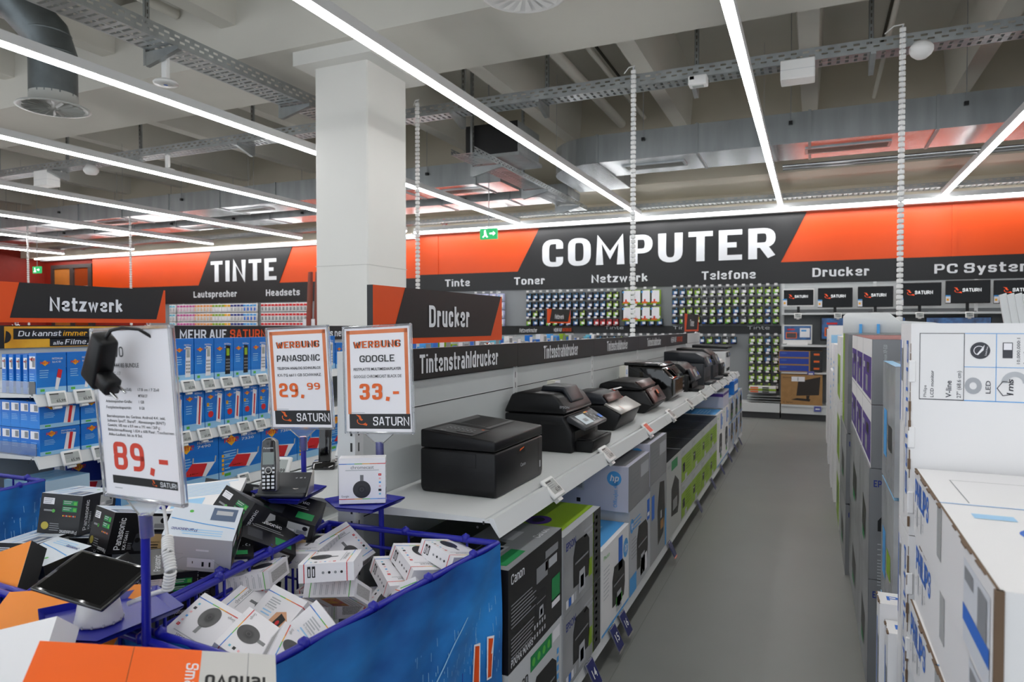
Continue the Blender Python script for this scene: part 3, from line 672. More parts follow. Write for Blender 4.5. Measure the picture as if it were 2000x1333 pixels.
# fifth: tall glossy
t = printer('inkjet_printer', 'tall glossy black printer with a chamfered front corner', (-.945, 5.17, Z))
g = G(); g.prism([(-.4, 0), (-.06, 0), (-.01, .04), (-.01, .17), (-.09, .255), (-.4, .265)], 'y', 0, .5, BLKGL, .012, 2); f = F(g, (-.0098, .05, .03), (0, 1, 0), (0, 0, 1), .001)
f.rect(.04, .02, .36, .13, mt('brown_smoked_cover', '#4a2c12', .12)); f.disc(.2, .1, .008, WHITE, 10); g.build('body', t)
g = G(); g.prism([(-.4, .267), (-.1, .257), (-.09, .265), (-.13, .285), (-.39, .29)], 'y', .01, .49, BLKGL, .006); g.build('lid', t)
g = G(); f = F(g, (-.0, .06, .178), (0, 1, 0), (-.685, 0, .728), .004); f.rect(.05, .02, .32, .1, mt('smoked_panel', '#2a2d30', .1)); f.up(); f.rect(.1, .03, .22, .08, SCREEN); g.build('control_panel', t)
def simple_printer(label, y, w, x, prof, lid, panel, bodym, lidm, tray=True, name='inkjet_printer'):
    t = printer(name, label, (x, y, Z)); g = G(); g.prism(prof, 'y', 0, w, bodym, .01); f = F(g, (0, .04, 0), (0, 1, 0), (0, 0, 1), .002); f.rect(.03, .03, w-.11, .07, DL); g.build('body', t)
    g = G(); g.prism(lid, 'y', .006, w-.006, lidm, .008); g.build('lid', t)
    g = G(); g.prism(panel, 'y', .06, w-.06, mt('graphite_panel', '#3c3d40', .3), .003); a, b = Vector((panel[0][0], 0, panel[0][1])), Vector((panel[1][0], 0, panel[1][1]))
    f = F(g, (a.x, .06, a.z), (0, 1, 0), (b-a), .003); L = (b-a).length; f.rect(.1, L*.25, .22, L*.85, LCD); f.rect(.25, L*.3, w-.16, L*.6, BLUP); g.build('control_panel', t)
    if tray: g = G(); g.prism([(-.08, .0), (.06, 0), (.065, .03), (-.08, .03)], 'y', .06, w-.06, bodym, .004); g.build('output_tray', t)
    return t
simple_printer('sixth printer from the near end, black with a raised touch panel', 6.0, .46, -.96, [(-.38, 0), (-.02, 0), (-.02, .15), (-.38, .17)], [(-.39, .172), (-.05, .155), (-.04, .19), (-.1, .24), (-.37, .25)], [(.035, .1), (-.02, .2), (-.04, .19), (.0, .09)], BLKPL, BLKPL)
simple_printer('seventh printer from the near end, tall blue-black office machine', 6.72, .48, -.95, [(-.4, 0), (0, 0), (0, .21), (-.4, .22)], [(-.4, .222), (0, .212), (.0, .27), (-.08, .31), (-.4, .32)], [(.03, .18), (-.01, .28), (-.03, .27), (.0, .17)], DKBLUE, DKBLUE)
simple_printer('eighth printer from the near end, blue-black with a dark lid behind the tall one', 7.38, .44, -.95, [(-.4, 0), (0, 0), (0, .22), (-.4, .24)], [(-.4, .242), (-.03, .222), (-.03, .27), (-.1, .325), (-.4, .335)], [(.03, .17), (-.01, .27), (-.03, .26), (.0, .16)], DKBLUE, BLKPL)
t = simple_printer('ninth printer, compact machine with a white top', 7.95, .36, -.94, [(-.3, 0), (0, 0), (0, .15), (-.3, .16)], [(-.3, .162), (.0, .152), (-.02, .19), (-.3, .21)], [(.012, .1), (.002, .14), (-.01, .13), (.0, .1)], BLKPL, WPLAST, True)
simple_printer('farthest printer, tall pale grey machine with a black lid', 8.42, .46, -.94, [(-.42, 0), (0, 0), (0, .27), (-.42, .27)], [(-.44, .31), (.02, .3), (.03, .33), (-.42, .345)], [(.012, .2), (.004, .26), (-.01, .25), (.0, .2)], SHELF2, BLKPL, False)
# leaflet stacks against the back panel
def leaflets(label, y, z, h):
    t = thing('leaflet_holder', label, 'leaflet box', (-1.26, y, Z))
    g = G(); g.box(-.03, -.045, 0, .03, .045, z, CLEAR); g.build('holder', t)
    g = G(); g.box(-.025, -.04, .004, .02, .04, z+h, mt('cream_paper', '#e9e5d6', .6), right=PAPER); f = F(g, (.02, -.04, 0), (0, 1, 0), (0, 0, 1), .0006)
    f.rect(.01, z+h-.1, .07, z+h-.08, GRNP); f.lines(.02, z+h-.03, .04, 3, .012, .005, LBLUE); g.build('leaflets', t)
leaflets('cream leaflet stack behind the printer with a tilted panel', 3.42, .2, .08); leaflets('taller cream leaflet stack behind the bronze-fronted printer', 4.9, .2, .08); leaflets('shorter cream leaflet stack beside the glossy black printer', 5.06, .12, .06)

# ============================================================ printer cartons on the base shelf
def carton(name, label, w, d, h, loc, rot, mat, paint, group=None, cat='carton', e=.0007, **fm):
    g = G(); cbox(g, w, d, h, mat, **fm); fr = faces(g, w, d, h, e)
    if paint: paint(fr, w, d, h)
    return tag(g.build(name, loc=loc, rot=rot), label, cat, group)
def picp(f, a, b, s, m=BLACK, q=1.):
    """small picture of a printer, width s"""
    f.poly([(a-s*.5, b-s*.3*q), (a+s*.42, b-s*.34*q), (a+s*.5, b-s*.1*q), (a+s*.48, b+s*.28*q), (a+s*.3, b+s*.4*q), (a-s*.36, b+s*.42*q), (a-s*.5, b+s*.2*q)], m); f.up()
    f.rect(a-s*.4, b+s*.05*q, a+s*.4, b+s*.08*q, GREY); f.poly([(a-s*.2, b-s*.48*q), (a+s*.22, b-s*.48*q), (a+s*.18, b-s*.12*q), (a-s*.15, b-s*.12*q)], LGREY); f.rect(a-s*.08, b-s*.42*q, a+s*.12, b-s*.22*q, LBLUE); f.k -= 1
def on_base(label, y0, y1, z0, z1, mat, paint, depth=.42, x=-.80, name='printer_carton', group='printer cartons under the printer shelf', **fm):
    return carton(name, label, y1-y0, depth, z1-z0, (x-depth/2, (y0+y1)/2, (z0+z1)/2), (0, 0, PI/2), mat, paint, group, **fm)
def p_canon1(fr, w, d, h):
    f = fr['front']; f.text('Canon', .02, h-.05, .03, LETTER, .1, .02); f.lines(.02, h-.11, .2, 7, .011, .004, GREY); f.lines(.02, h-.21, .2, 7, .011, .004, GREY); f.text('PIXMA MX495', .02, .012, .024, LETTER, .17, .01)
    f.rect(.3, h-.06, .42, h-.035, GREY); f.rect(.3, h-.1, .32, h-.07, REDP); f.rect(.33, h-.1, .41, h-.07, LGREY); f.rect(w-.1, .08, w-.02, .16, DGRN); f.rect(w-.1, .06, w-.02, .085, PAPER); f.rect(.22, .19, .32, .24, GREY)
    picp(f, .26, .12, .1, mt('faint_print', '#222225', .4))
    for k in range(10): f.rect(.2+.022*(k % 5), .02+.03*(k//5), .212+.022*(k % 5), .034+.03*(k//5), LGREY)
    f = fr['top']; f.rect(0, 0, w, .24, GREY); f.up(); f.rect(.03, .02, .18, .07, DGRN); f.text('Canon', w-.14, .03, .026, LETTER, .1, .02); f.rect(w-.2, .1, w-.1, .14, LGREY); picp(f, .16, .16, .16)
on_base('black printer carton at the near end of the base shelf, upper one', 1.79, 2.25, .435, .742, DARKCARD, p_canon1)
def p_canon2(fr, w, d, h):
    f = fr['front']; f.text('Canon', .02, h-.09, .04, BLACK, .13, .02); f.rect(.17, h-.07, .36, h-.02, DGRN); f.rect(.37, h-.06, .44, h-.02, PAPER); f.up()
    for k in range(4): f.disc(.195+.045*k, h-.045, .014, GRNP, 10)
    f.k -= 1; picp(f, .3, .1, .22); f.text('PIXMA', .02, .05, .03, GREY, .11); f.poly([(.16, .03), (.2, .0), (.3, .12), (.27, .15)], GRNP)
    for k in range(5): f.rect(w-.05, .06+.03*k, w-.03, .08+.03*k, LBLUE)
on_base('white printer carton at the near end of the base shelf, lower one', 1.79, 2.25, .135, .433, mt('silver_white_card', '#c9cbcd', .4), p_canon2)
RAYS = mt('grey_ray_print', '#6e6f72', .35, hex2='#a6a7a9', scale=2.0)
def p_epson(fr, w, d, h):
    f = fr['front']; f.rect(0, 0, w-.1, h, RAYS); f.up(); f.rect(w-.1, 0, w, h, mt('charcoal_print', '#2c2d2f', .4)); f.rect(w-.105, 0, w-.095, h, GRNBOX); f.text('EPSON', .03, h-.06, .03, NAVY, .11, .015); f.lines(.24, h-.04, .14, 2, .02, .008, LGREY); picp(f, .21, h*.48, .2, BLACK, 1.15)
    for k in range(4): f.rect(.03+.03*k, .02, .055+.03*k, .05, [PAPER, BLUP, PAPER, LGREY][k])
    f.rect(w-.16, .05, w-.115, .12, GRNBOX)
    for k in range(9): f.rect(w-.07, .03+k*.028, w-.045, .042+k*.028, LGREY)
    f = fr['top']; f.rect(0, .03, w, d, GRNBOX); f.up(); f.disc(.17, .16, .06, PURPLE, 24, .05); f.up(); f.disc(.17, .16, .03, BLACK, 16, .025); f.lines(.05, .38, .12, 8, .02, .005, mt('dark_lime', '#6b8a10')); f.rect(.28, .3, .38, .34, PAPER); f.rect(.29, .31, .37, .33, BLACK); f.rect(.28, .2, .4, .26, LBLUE)
    f.disc(.1, .3, .022, LGREY, 12)
on_base('grey printer carton with lime top beside the near black one, upper of two', 2.265, 2.725, .413, .703, LGREY, p_epson)
on_base('grey printer carton with lime edge beside the near white one, lower of two', 2.265, 2.725, .135, .411, LGREY, p_epson)
def hp(f, a, b, r, m=None, c=PAPER): f.disc(a, b, r, m or LBLUE, 20); f.up(); f.text('hp', a, b-r*.35, r*.85, c, r*1.15, .03, al='c', slant=.2); f.k -= 1
def p_hpw(fr, w, d, h):
    f = fr['front']; f.text('Photo', .03, h-.05, .02, GRNP, .09); f.lines(.03, h-.09, .1, 8, .018, .004, LGREY); f.rect(w-.19, h-.17, w-.12, h-.02, BLUP); hp(f, w-.06, h-.1, .045); picp(f, w*.6, h*.38, .22, BLACK, 1.1); f.rect(0, 0, w, .012, LBLUE); f.up(); f.rect(w*.5, .05, w*.72, .09, GRNP)
    f = fr['top']; f.rect(0, .02, w, d, LBLUE); f.up(); f.lines(.06, .2, .3, 4, .03, .012, FPALE)
    f = fr['left']; f.text('HP ENVY 5540', .05, h-.08, .025, LBLUE, .22)
on_base('white printer carton with a bright blue top', 2.75, 3.21, .135, .505, WHITE, p_hpw)
def p_hpg(fr, w, d, h):
    f = fr['front']; f.lines(.06, h-.06, .2, 3, .02, .006, LBLUE); hp(f, .045, h-.08, .035); f.lines(.04, h-.15, .12, 6, .018, .004, GREY); picp(f, w*.6, h*.42, .25, BLACK, 1.2); f.rect(w-.08, h-.14, w-.02, h-.03, BLUP); f.up(); f.rect(w-.075, h-.12, w-.03, h-.1, PAPER)
    for k in range(3): f.rect(w*.5+.05*k, .03, w*.5+.045+.05*k, .12, PAPER)
    f.rect(0, 0, .14, .09, LBLUE); f = fr['left']; f.text('HP OFFICEJET', .06, h-.05, .018, LBLUE, .15)
on_base('tall grey printer carton under the silver one with a round blue logo', 3.225, 3.685, .135, .553, LGREY, p_hpg)
def p_hpb(fr, w, d, h):
    f = fr['front']; f.poly([(w*.45, .06), (w*.8, .1), (w*.9, h*.5), (w*.85, h*.9), (w*.55, h*.94), (w*.42, h*.6)], BLACK); f.up(); f.rect(w*.6, h*.45, w*.68, h*.55, LGREY); f.rect(w*.6, h*.3, w*.8, h*.42, BROWN); f.k -= 1; f.rect(.03, h*.55, .1, h*.85, BLUP); f.rect(w-.04, 0, w, h*.5, LBLUE)
on_base('tall grey printer carton with a large dark printer picture, under the second silver one', 3.69, 4.13, .135, .578, mt('grey_card', '#9b9d9f', .45), p_hpb)
def p_hps(fr, w, d, h):
    f = fr['left']; hp(f, d-.07, h-.06, .036); f.text('OfficeJet 4654', d-.055, .02, .02, LBLUE, .14, rot=90); f.rect(.16, .09, .22, h-.03, LGREY); f.rect(.18, .03, .2, .05, BLACK); f.up(); f.rect(.17, .1, .21, h-.04, GREY); f.poly([(.225, h-.03), (.235, h-.02), (.235, h-.035)], DGRN)
    f = fr['front']; f.rect(0, 0, w, h, SILVERBOX); f.up(); f.rect(w*.55, h*.55, w*.95, h*.85, LGREY); f.lines(.04, h-.05, .2, 5, .022, .008, GREY); f.rect(0, h*.45, w, h*.455, GREY)
    f = fr['top']; f.rect(.02, .02, w, d, SILVERBOX); f.up(); f.rect(.03, .2, .2, .34, BLUP); f.text('hp', .06, .24, .04, PAPER)
LAV = mt('lavender_card', '#c4c4d4', .45)
on_base('silver printer carton with a round blue logo, first on top of the tall grey ones', 3.2, 3.655, .556, .775, LAV, p_hps, .44)
on_base('silver printer carton behind the first silver one, on top of the tall grey ones', 3.67, 4.125, .581, .81, LAV, p_hps, .44)
def p_pic(fr, w, d, h):
    f = fr['front']; f.text('HP ENVY', .03, h-.05, .02, GREY, .1); f.rect(.15, h-.08, .36, h-.02, DGRN); f.poly([(w*.3, h*.25), (w*.75, h*.2), (w*.85, h*.35), (w*.82, h*.62), (w*.55, h*.74), (w*.3, h*.6)], BLACK); f.up(); f.rect(w*.4, h*.3, w*.7, h*.44, SILVERBOX)
    f = fr['top']; f.rect(0, 0, w, d, DARKCARD); f.up(); f.poly([(.1, .12), (.3, .1), (.36, .25), (.16, .28)], mt('charcoal_print', '#2c2d2f', .4)); f.lines(.05, .38, .3, 3, .03, .01, GREY)
on_base('pale printer carton with black top and a small green strip', 4.14, 4.64, .135, .623, mt('pale_grey_card', '#b9bab8', .45), p_pic)
def p_lime(k):
    def fn(fr, w, d, h):
        f = fr['front']; f.rect(0, .012, w, h*.74, GRNBOX); f.up(); f.rect(w*.1, h*.3, w*.3, h*.55, BLACK); f.rect(w*.3, h*.05, w*.5, h*.2, LGREY); f.rect(w*.12, h*.46, w*.25, h*.5, PAPER); f.lines(w*.4, h*.65, w*.5, 5, .02, .006, mt('dark_lime', '#6b8a10')); f.k -= 1; f.text('EPSON', .03, h-.045, .022, GREY, .09)
        f = fr['top']; f.rect(0, 0, w, d, DARKCARD); f.up(); f.poly([(.1, .1), (.3, .08), (.36, .25), (.16, .28)], mt('charcoal_print', '#2c2d2f', .4)); f.lines(.06, .38, .3, 3, .03, .01, GREY)
    return fn
for i, (a, b) in enumerate([(4.65, 5.09), (5.1, 5.56), (5.57, 6.03), (6.04, 6.5)]):
    on_base('%s stack of lime-green labelled printer cartons along the base shelf, lower carton' % ORD[i], a, b, .135, .378, LGREY, p_lime(i)); on_base('%s stack of lime-green labelled printer cartons along the base shelf, upper carton' % ORD[i], a, b, .38, .625, LGREY, p_lime(i))
for i, (a, b, z) in enumerate([(6.52, 6.98, .63), (7.0, 7.46, .64)]):
    on_base('white printer carton with blue lid, %s past the lime-green ones' % ORD[i], a, b, .135, z, WHITE, p_hpw)
for i, (a, b) in enumerate([(7.48, 7.96), (7.98, 8.46), (8.48, 8.96)]):
    on_base('silver-blue printer carton, %s from the far end of the base shelf, lower' % ORD[2-i], a, b, .135, .41, LGREY, p_hpb); on_base('silver-blue printer carton, %s from the far end of the base shelf, upper' % ORD[2-i], a, b, .412, .68, LGREY, p_hpw)
on_base('lavender carton with a purple band lying on the white blue-lidded cartons', 6.98, 7.46, .642, .8, LAV, lambda fr, w, d, h: (fr['front'].rect(0, h*.75, w, h*.9, PURPLE), fr['left'].rect(0, h*.7, d, h*.9, PURPLE), fr['top'].rect(0, 0, w, d, MGREY)), .44)
on_base('bright blue carton on top of the far base cartons', 7.98, 8.46, .682, .83, FBLUE, lambda fr, w, d, h: fr['front'].rect(.05, .03, w-.05, h-.04, WHITE), .4)
# numbered bay tags on the base rail
def bay(n, y, label, s=1):
    g = G(); g.rbox(-.04*s, -.003, -.05*s, .04*s, .003, .05*s, .003, mt('navy_tag', '#262a66', .25), 1, False); f = F(g, (-.04*s, -.003, -.05*s), (1, 0, 0), (0, 0, 1), .001)
    if n: f.text(n, .04*s, .035*s, .034*s, LETTER, .042*s, .015, al='c')
    g.rbox(-.044*s, -.002, -.056*s, .044*s, .002, .056*s, .003, CLEAR, 1, False)
    tag(g.build('bay_number_tag', loc=(-.775, y, .085), rot=(-.45, .0, PI/2)), label, 'number tag', 'navy bay tags along the base rail')
bay('14', 2.56, 'navy tag numbered 14 on the base rail'); bay('15', 2.9, 'navy tag numbered 15 on the base rail'); bay('16', 3.06, 'navy tag numbered 16 on the base rail')
for i, y in enumerate([4.2, 5.3, 6.1, 6.75, 7.4, 8.0, 8.5]): bay('', y, 'distant navy tag on the base rail, %s beyond number 16' % ORD[i], .9)
# handsets displayed on the left side of the printer gondola
def handset(label, x, y, rz):
    t = thing('cordless_phone', label, 'phone', (x, y, Z), (0, 0, rz))
    g = G(); g.prism([(-.05, 0), (.06, 0), (.065, .012), (.02, .03), (-.03, .028)], 'x', -.045, .045, BLKGL, .006); g.build('cradle', t)
    g = G(); g.prism([(-.02, .02), (.012, .02), (.03, .165), (.018, .175), (.006, .17)], 'x', -.024, .024, BLKGL, .006); g.build('handset', t)
handset('black cordless handset standing behind the 29,99 price sign', -1.79, 2.2, .5); handset('black cordless handset behind the pole of the 33,- price sign', -1.82, 2.62, .3)
esl('white card holder beside the black handset', -1.85, 1.98, Z+.0, .2, .5); esl('white card holder left of the second black handset', -1.86, 2.42, Z, .2, .5)
# ============================================================ bargain bins in the foreground
CLOTH = mt('blue_bin_cloth', '#0a4690', .38, hex2='#2c8fe0', scale=3.2, stretch=(.8, .8, 1.6), bump=.03)
LINEP = mt('pale_streak_print', '#9fd3f2', .5); MIDP = mt('bright_blue_streak', '#3fa4e6', .45); DEEP = mt('deep_blue_streak', '#0a3b86', .45)
def bin_(name, label, c, z, cloth, group, deco=False, floorz=.08, bar=.009):
    """c: rim corners counter-clockwise seen from above; cloth: indices of edges that carry a cloth skirt"""
    m = Vector((sum(p[0] for p in c)/4, sum(p[1] for p in c)/4, 0)); c = [Vector((p[0], p[1], 0))-m for p in c]
    t = thing(name, label, 'bargain bin', m, (0,0,0), group)
    g = G()
    for i in range(4):
        a, b = c[i], c[(i+1) % 4]; dz = Vector((0, 0, 1))
        g.tube([a+dz*z, b+dz*z], bar, BASKET, 10); g.tube([a+dz*(z-.055), b+dz*(z-.055)], bar*.6, BASKET, 8)
        g.lathe([(0, bar), (bar, 0), (0, -bar)], BASKET, 8, (a.x, a.y, z)); n = max(3, int((b-a).length/.09))
        for k in range(n+1):
            p = a.lerp(b, k/n); g.tube([p+dz*z, p+dz*(z-.33)], .004, BASKET, 6)
        g.tube([a+dz*(z-.2), b+dz*(z-.2)], .004, BASKET, 6)
        for k in range(int((b-a).length/.2)):
            p = a.lerp(b, (k+.5)*.2/(b-a).length); g.lathe([(0, .014), (.012, .006), (.012, -.01), (0, -.014)], BASKET, 8, (p.x, p.y, z+.006))
    g.build('wire_rim', t)
    g = G(); g.face([(p.x, p.y, z-.33) for p in c], mt('bin_bottom', '#20263a', .5)); g.face([(p.x, p.y, z-.335) for p in c[::-1]], mt('bin_bottom', '#20263a', .5)); g.build('bin_floor', t)
    for i in cloth:
        g = G(); a, b = c[i], c[(i+1) % 4]; n = 60; L = (b-a).length; u = (b-a).normalized(); o = Vector((u.y, -u.x, 0)); rows = 30; dz = Vector((0, 0, 1)); rr = random.Random(i)
        def off(s_, q): return .014+.012*math.sin(9*s_+q*9.6)*q+.005*math.sin(23*s_+14*q)+.003*math.sin(41*s_-20*q)*q
        vs = [tuple(a.lerp(b, k/n)+o*off(k/n, r/rows)+dz*((z+.002)*(1-r/rows)+floorz*r/rows)) for r in range(rows+1) for k in range(n+1)]
        fs = [(r*(n+1)+k, (r+1)*(n+1)+k, (r+1)*(n+1)+k+1, r*(n+1)+k+1) for r in range(rows) for k in range(n)]
        g.mesh(vs, fs, CLOTH, True); f = F(g, a, u, (0, 0, 1), .0006); f.P = lambda p, q: a+u*p+dz*q+o*(off(p/L, (z+.002-q)/(z+.002-floorz))+.001+f.e*f.k)
        if deco:
            f.up(); arc = [(L*.42+L*.35*(k/16)**1.6, z-.5+.36*(k/16)) for k in range(17)]
            for k in range(16): f.poly([arc[k], (arc[k][0]+.006, arc[k][1]), (arc[k+1][0]+.006, arc[k+1][1]), arc[k+1]], LINEP)
            for k in range(150):
                x = L*rr.uniform(.5, .98); y = z-rr.uniform(.16, .5); l = rr.uniform(.004, .03); f.rect(x, y, x+.0014, y+l, LINEP)
            f.up(); W_ = PAPER
            for x in (L*.835, L*.905):
                f.poly([(x-.016, z-.35), (x+.012, z-.355), (x+.03, z-.243), (x+.0, z-.237)], W_); f.poly([(x-.022, z-.395), (x+.006, z-.4), (x+.011, z-.368), (x-.017, z-.363)], W_)
            f.up()
            for x in (L*.835, L*.905):
                f.poly([(x-.011, z-.345), (x+.008, z-.349), (x+.024, z-.249), (x+.005, z-.243)], ORANGE); f.poly([(x-.017, z-.39), (x+.002, z-.394), (x+.006, z-.373), (x-.013, z-.369)], ORANGE)
            f.text('N', L*.78, z-.46, .1, W_, .09, .03, al='r', slant=.15)
        else:
            for k in range(110):
                x = L*rr.uniform(.03, .98); y = z-rr.uniform(.1, .45); l = rr.uniform(.005, .05); f.rect(x, y, x+.0016, y+l, LINEP)
        g.build('cloth_skirt', t)
    for p in c: G().tube([(p.x*.97, p.y*.97, 0), (p.x*.97, p.y*.97, z)], .012, BASKET, 8).build('leg', t)
    return t
BZ = .826; BG = 'blue wire bargain bins in the foreground'
bin_('bargain_bin', 'blue wire bargain bin full of small white streaming-stick boxes', [(-1.30, .97), (-.915, .945), (-.823, 1.767), (-1.40, 1.735)], BZ, (0, 1), BG, True)
bin_('bargain_bin', 'blue wire bargain bin heaped with black telephone boxes', [(-1.95, 1.0), (-1.325, .97), (-1.425, 1.735), (-2.05, 1.76)], BZ, (0, 3), BG)
bin_('bargain_bin', 'blue wire bargain bin holding the orange tablet boxes at the lower left', [(-1.75, .3), (-.9, .3), (-.915, .915), (-1.75, .97)], BZ, (0, 1, 3), BG)
bin_('bargain_bin', 'blue wire bargain bin cut off by the left picture edge', [(-3.5, 1.3), (-2.78, 1.35), (-2.836, 1.748), (-3.5, 1.735)], BZ, (0, 1), BG)

# ------------------------------------------------------------ white streaming stick boxes
RB = [REDP, ORP, YELP, GRNP, LBLUE, BLUP]
GRAD = mt('black_disc_print', '#101012', .3, hex2='#3a3a3c', scale=9)
def rainbow(f, a0, a1, b, t, vert=False, rev=False):
    n = len(RB)
    for i in range(n):
        m = RB[n-1-i] if rev else RB[i]; p, q = a0+(a1-a0)*i/n, a0+(a1-a0)*(i+1)/n
        f.rect(p, b, q, b+t, m) if not vert else f.rect(b, p, b+t, q, m)
CCM = {}
def cc_mesh(kind):
    """kind 0: disc front, 1: picture on the front"""
    if kind in CCM: return CCM[kind]
    W = H = .135; D = .045; g = G(); cbox(g, W, D, H, CCW); fr = faces(g, W, D, H, .0004)
    f = fr['front']
    rainbow(f, 0, W, H*.865, .0022, rev=True); f.rect(0, H*.875, W, H*.876, LGREY)
    if kind == 0:
        rainbow(f, 0, W, .0125, .0022); f.text('chromecast', W*.5, H*.76, .011, mt('grey_word', '#6d6e70', .5), .067, al='c'); f.lines(W*.14, H*.74, W*.72, 1, .01, .0022, LGREY, 0)
        cx, cy, r = W*.49, H*.31, .026; f.rect(cx-.005, cy+r-.002, cx+.005, cy+r+.017, mt('connector_print', '#77787a', .3)); f.disc(cx, cy, r, GRAD, 32); f.up(); f.disc(cx, cy, r*.46, mt('disc_logo', '#2c2c2e', .4), 20); f.up(); f.ring(cx, cy, r*.17, r*.23, LCD and mt('disc_line', '#4a4a4c', .4), 14); f.k -= 2
        f.text('Google', W*.05, H*.145-.0, .0065, mt('grey_word', '#6d6e70', .5), .022)
        for k, m in enumerate([REDP, mt('pink_print', '#f0b8bc'), LBLUE, mt('pink_print', '#f0b8bc'), BLACK, mt('teal_print', '#6cc0d8')]):
            y = H*(.63-.085*k); s_ = .0042 if k in (0, 4) else .003; f.rect(W*.88-s_, y-s_*.8, W*.88+s_, y+s_*.8, m)
        f.up(); f.poly([(W*.875, H*.63-.0018), (W*.875, H*.63+.0018), (W*.893, H*.63)], PAPER)
    else:
        f.lines(W*.2, H*.8, W*.3, 4, .006, .003, LGREY); f.text('Ihr Smartphone', W*.2, H*.6, .005, GREY, .035); f.lines(W*.2, H*.56, W*.28, 2, .008, .003, FPALE)
        f.poly([(W*.05, H*.38), (W*.45, H*.25), (W*.5, H*.3), (W*.1, H*.44)], mt('screen_pink', '#c98a90')); f.poly([(W*.5, H*.3), (W*.55, H*.6), (W*.75, H*.68), (W*.97, H*.5), (W*.97, H*.25), (W*.7, H*.18)], mt('hand_print', '#d8a27c')); f.up()
        f.poly([(W*.62, H*.35), (W*.68, H*.62), (W*.86, H*.56), (W*.8, H*.28)], BLACK); f.up(); f.disc(W*.74, H*.45, .006, REDP, 12); f.poly([(W*.4, H*.25), (W*.62, H*.38), (W*.66, H*.24), (W*.5, H*.16)], mt('picture_mix', '#b5415a', .5, hex2='#e2b13a', scale=60))
        rainbow(f, W*.3, W, .012, .0022, rev=True)
    for nm, m in (('right', REDP), ('left', GRNP)):
        f = fr[nm]; f.rect(0, .0125, D, .0147, m); f.rect(0, H*.865, D, H*.865+.0022, m)
        if nm == 'right':
            for q in range(2): f.rect(.006, .022+.011*q, D-.012, .03+.011*q, BLACK)
            f.up()
            for q in range(2): f.rect(.012, .0245+.011*q, D-.015, .0275+.011*q, PAPER)
            f.k -= 1
            for q in range(4): f.disc(D*.5, .06+.015*q, .0035, [GREY, BLACK, GREY, BLACK][q], 8); f.rect(D*.5-.0012, .068+.015*q, D*.5+.0012, .069+.015*q, LGREY)
        else:
            for q in range(6): f.lines(.006, H*.8-.016*q, D*.7, 2, .004, .0015, LGREY); f.rect(D*.8, H*.79-.016*q, D*.92, H*.8-.016*q, LGREY)
    f = fr['back']; rainbow(f, 0, W, H*.865, .0022); rainbow(f, 0, W, .0125, .0022)
    f.poly([(W*.08, H*.4), (W*.92, H*.38), (W*.88, H*.7), (W*.12, H*.72)], mt('picture_mix', '#b5415a', .5, hex2='#e2b13a', scale=60)); f.lines(W*.1, H*.33, W*.7, 4, .009, .003, LGREY)
    f = fr['bot']; f.rect(W*.12, D*.2, W*.88, D*.8, mt('speckled_print', '#d8d6d4', .5, hex2='#77777a', scale=500)); f = fr['top']; f.ring(W*.5, D*.5, .004, .0055, LGREY, 10, 0, PI)
    CCM[kind] = g; return g
_cc = {}
def ccbox(label, loc, rot, kind=0, group='white streaming-stick boxes in the bin'):
    if kind not in _cc: o = _cc[kind] = cc_mesh(kind).build('streaming_stick_box', loc=loc, rot=rot)
    else: o = copy_tree(_cc[kind], loc, rot)
    return tag(o, label, 'box', group)
ccbox('white streaming-stick box standing upright on the small blue tray', (-1.227, 1.681, .993+.0), (0, 0, .53), 0, None)
CCB = [('with the black disc, nearest the left rim, icons along its left edge', (-1.245,1.108,.763), (-2.045,-.197,3.071), 0), ('with the black disc pointing right, in the middle of the front rim', (-1.122,1.133,.740), (-2.170,.157,-1.335), 0),
 ('with the black disc at the front corner of the rim', (-.952,1.075,.762), (-2.30,.06,-1.08), 0), ('with a hand and phone picture, behind the middle disc box', (-1.196,1.281,.729), (-.918,.093,-.211), 1),
 ('with a hand and phone picture, right of the other picture box', (-1.024,1.206,.733), (-.881,.457,-.288), 1), ('showing only the last letters of its title, against the divider', (-1.291,1.307,.729), (-1.115,-.138,1.769), 0),
 ('lying flat and upside down high at the back right', (-1.0,1.642,.784), (-1.873,-.193,-2.067), 0), ('half hidden under the flat one at the back right', (-1.046,1.61,.750), (-1.889,-.152,-2.139), 0),
 ('tilted against the right rim with an elongated disc', (-1.044,1.516,.69), (-2.246,.171,2.667), 0), ('turned sideways with two black badges, in the centre of the heap', (-1.136,1.447,.748), (-1.649,.555,1.832), 1),
 ('on its side at the rear right corner of the bin', (-.93,1.69,.80), (-1.75,-.25,-1.85), 0), ('showing its blank underside by the right rim', (-.945,1.54,.70), (2.731,.554,1.893), 0),
 ('lying flat at the top left of the heap', (-1.356,1.598,.786), (-1.718,.126,-3.074), 0), ('standing steeply at the back of the heap', (-1.285,1.66,.775), (-.883,-.145,1.513), 0),
 ('lying across the heap, long green-striped side to the front', (-1.12,1.40,.838), (-1.528,-.1,-1.095), 0), ('lying beside the divider with badges on its side', (-1.363,1.384,.781), (-1.744,.054,1.948), 0)]
for l, loc, rot, k in CCB: ccbox('white streaming-stick box '+l, loc, rot, k)
rr = random.Random(11)
fill = [(-1.24,1.22), (-1.05,1.06), (-.98,1.3), (-1.3,1.2), (-1.2,1.56), (-.99,1.5), (-1.1,1.36), (-1.3,1.45), (-1.02,1.27), (-1.16,1.68), (-.97,1.6), (-1.31,1.62), (-1.0,1.18), (-1.2,1.05)]
for i, (x, y) in enumerate(fill):
    ccbox('white streaming-stick box deep in the heap, mostly buried', (x, y, .66+.02*(i % 3)-.03), (-1.57+rr.uniform(-.4, .4), rr.uniform(-.35, .35), rr.uniform(-3, 3)), i % 2)

